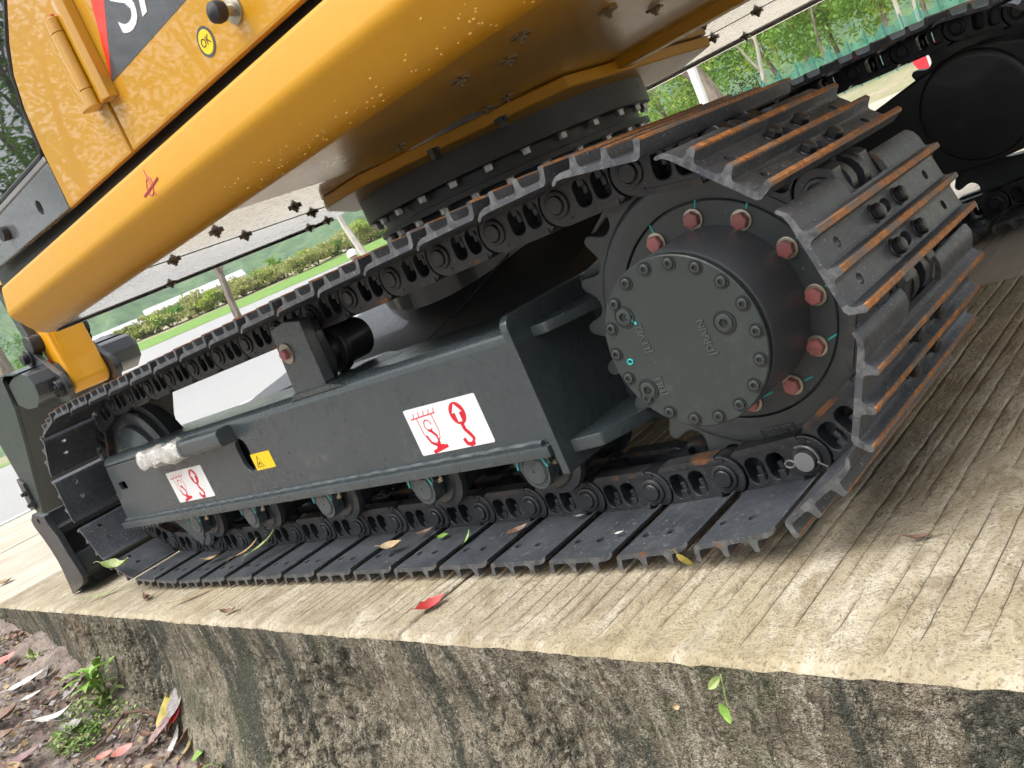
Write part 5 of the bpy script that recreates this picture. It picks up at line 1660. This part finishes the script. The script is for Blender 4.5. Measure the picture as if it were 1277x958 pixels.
building(151.3, 108, 11, 6, 3.6, 'white works building with a row of windows below the hills', 62, 9)
building(155.3, 107, 13, 6, 3.0, 'long low white shed left of the windowed building', 65, 6)
building(158.8, 107, 10, 6, 2.4, 'small grey roofed shed at the far left of the white buildings', 66, 5)
# green mesh fence
def fence():
    a0, a1 = 103.0, 117.4
    f = empty('mesh_fence', polar(110, 25.5), 'green mesh site fence in front of the trees', 'fence')
    n = 15
    for i in range(n):
        A0 = a0 + (a1 - a0) * i / n; A1 = a0 + (a1 - a0) * (i + 1) / n
        p, q = Vector(polar(A0, 25.5)), Vector(polar(A1, 25.5))
        h0 = random.uniform(1.0, 1.25); h1 = random.uniform(1.0, 1.25)
        nrm = (q - p).cross(Vector((0, 0, 1))).normalized()
        v = []; fc = []
        m = 8
        for k in range(m + 1):
            u = k / m; w = p.lerp(q, u) + nrm * (.05 * math.sin(u * 9 + i) * math.sin(math.pi * u))
            hh = h0 + (h1 - h0) * u - .12 * math.sin(math.pi * u)
            v += [(w.x, w.y, w.z), (w.x, w.y, w.z + hh * .5), (w.x, w.y, w.z + hh)]
        for k in range(m):
            for j in (0, 1): fc.append((k * 3 + j, k * 3 + 3 + j, k * 3 + 4 + j, k * 3 + 1 + j))
        part('mesh_panel', MB().add(v, fc), 'fence_green', f, recalc=False)
        part('post', MB().cyl(p - Vector((0, 0, .1)), p + Vector((0, 0, h0 + .02)), .025, 8), 'fence_green', f)
fence()
# white lamp post
b = polar(118.9, 14.5)
pl = empty('white_post', b, 'white round post standing behind the far side of the excavator', 'post')
part('post', MB().cyl((b[0], b[1], b[2]), (b[0], b[1], b[2] + 3.2), .068, 20), 'pole_white', pl, .004, 1)
part('base_plate', MB().box(b[0] - .18, b[0] + .18, b[1] - .18, b[1] + .18, b[2], b[2] + .02), 'pole_white', pl, .003, 1)
# round red and white sign
b = polar(107.15, 17.5)
sg = empty('road_sign', (b[0], b[1], 0), 'round red and white sign glimpsed under the far track', 'sign')
th = R_(107.15)
ms = Matrix.Translation((b[0], b[1], .36)) @ Matrix.Rotation(th + R_(90), 4, 'Z') @ Matrix.Rotation(R_(90), 4, 'X')
part('disc', MB().lathe([(.24, -.012), (.24, .0), (0, .0)], 32), 'sign_red', sg, mw=ms @ Matrix.Rotation(R_(180), 4, 'Y'))
part('band', MB().box(-.15, .15, -.04, .04, .012, .016), 'pole_white', sg, mw=ms)
part('pole', MB().cyl((b[0], b[1], -.1), (b[0], b[1], .60), .025, 10), 'pole_white', sg)
# standing person beyond the road, only the white helmet shows above the track
def person():
    az, d = 141.9, 19.0
    b = Vector(polar(az, d)); b.z = -.06
    P = empty('person', b, 'person in a white helmet standing beyond the near track', 'person')
    sk = bpy.data.meshes.new('body')
    J = {'pel': (0, 0, .86), 'ch': (0, 0, 1.18), 'nk': (0, 0, 1.36), 'hd': (0, -.01, 1.46), 'tp': (0, 0, 1.56), 'sl': (-.17, 0, 1.31), 'el': (-.24, .02, 1.05), 'hl': (-.23, -.08, .82), 'sr': (.17, 0, 1.31), 'er': (.24, .02, 1.05), 'hr': (.23, -.08, .82), 'pl': (-.09, 0, .80), 'kl': (-.10, -.02, .44), 'al': (-.11, .02, .06), 'tl': (-.11, -.13, .03), 'pr': (.09, 0, .80), 'kr': (.10, -.02, .44), 'ar': (.11, .02, .06), 'tr': (.11, -.13, .03)}
    rad = {'pel': .15, 'ch': .16, 'nk': .06, 'hd': .10, 'tp': .085, 'sl': .075, 'el': .050, 'hl': .04, 'sr': .075, 'er': .050, 'hr': .04, 'pl': .10, 'kl': .065, 'al': .045, 'tl': .04, 'pr': .10, 'kr': .065, 'ar': .045, 'tr': .04}
    E_ = [('pel', 'ch'), ('ch', 'nk'), ('nk', 'hd'), ('hd', 'tp'), ('ch', 'sl'), ('sl', 'el'), ('el', 'hl'), ('ch', 'sr'), ('sr', 'er'), ('er', 'hr'), ('pel', 'pl'), ('pl', 'kl'), ('kl', 'al'), ('al', 'tl'), ('pel', 'pr'), ('pr', 'kr'), ('kr', 'ar'), ('ar', 'tr')]
    ks = list(J)
    sk.from_pydata([J[k] for k in ks], [(ks.index(a), ks.index(c)) for a, c in E_], [])
    o = bpy.data.objects.new('body', sk); COL.objects.link(o)
    md = o.modifiers.new('skin', 'SKIN'); sv = sk.skin_vertices[0].data if sk.skin_vertices else None
    if sv is None:
        bpy.context.view_layer.objects.active = o
        sk.skin_vertices.new() if hasattr(sk.skin_vertices, 'new') else None
        sv = sk.skin_vertices[0].data if sk.skin_vertices else None
    if sv:
        for i, k in enumerate(ks): sv[i].radius = (rad[k], rad[k]); sv[i].use_root = (k == 'pel')
    s2 = o.modifiers.new('sub', 'SUBSURF'); s2.levels = 2; s2.render_levels = 2
    dg = bpy.context.evaluated_depsgraph_get()
    me = bpy.data.meshes.new_from_object(o.evaluated_get(dg))
    bpy.data.objects.remove(o)
    me.materials.clear()
    for m in ('shirt_blue', 'trousers', 'skin'): me.materials.append(M[m])
    for p in me.polygons:
        z = p.center.z; x = abs(p.center.x)
        p.material_index = 2 if (z > 1.38 or (x > .17 and z < .92)) else (1 if z < .90 else 0)
        p.use_smooth = True
    rot = Matrix.Translation(b) @ Matrix.Rotation(R_(az - 90 + 15), 4, 'Z') @ Matrix.Scale(.90, 4)
    link('body', me, P, rot)
    mb = MB().lathe([(.150, 1.52), (.135, 1.525), (.130, 1.58), (.105, 1.64), (.06, 1.675), (0, 1.685)], 28)
    link('helmet', mb.mesh('helmet', 'helmet_white'), P, rot)
person()

# ---------------------------------------------------------------- the air
def haze():
    m = bpy.data.materials.new('haze'); m.use_nodes = True
    nt = m.node_tree; nt.nodes.clear()
    out = nt.nodes.new('ShaderNodeOutputMaterial'); v = nt.nodes.new('ShaderNodeVolumePrincipled')
    v.inputs['Color'].default_value = (.90, .95, .98, 1)
    v.inputs['Density'].default_value = .0008
    v.inputs['Anisotropy'].default_value = .2
    nt.links.new(v.outputs[0], out.inputs['Volume'])
    me = MB().box(-1300, 1300, -1300, 1300, -2.2, 110).mesh('haze', 'yellow', smooth=False)
    me.materials.clear(); me.materials.append(m)
    tag(link('haze', me), 'pale haze over the far hills', 'haze', kind='stuff')
haze()
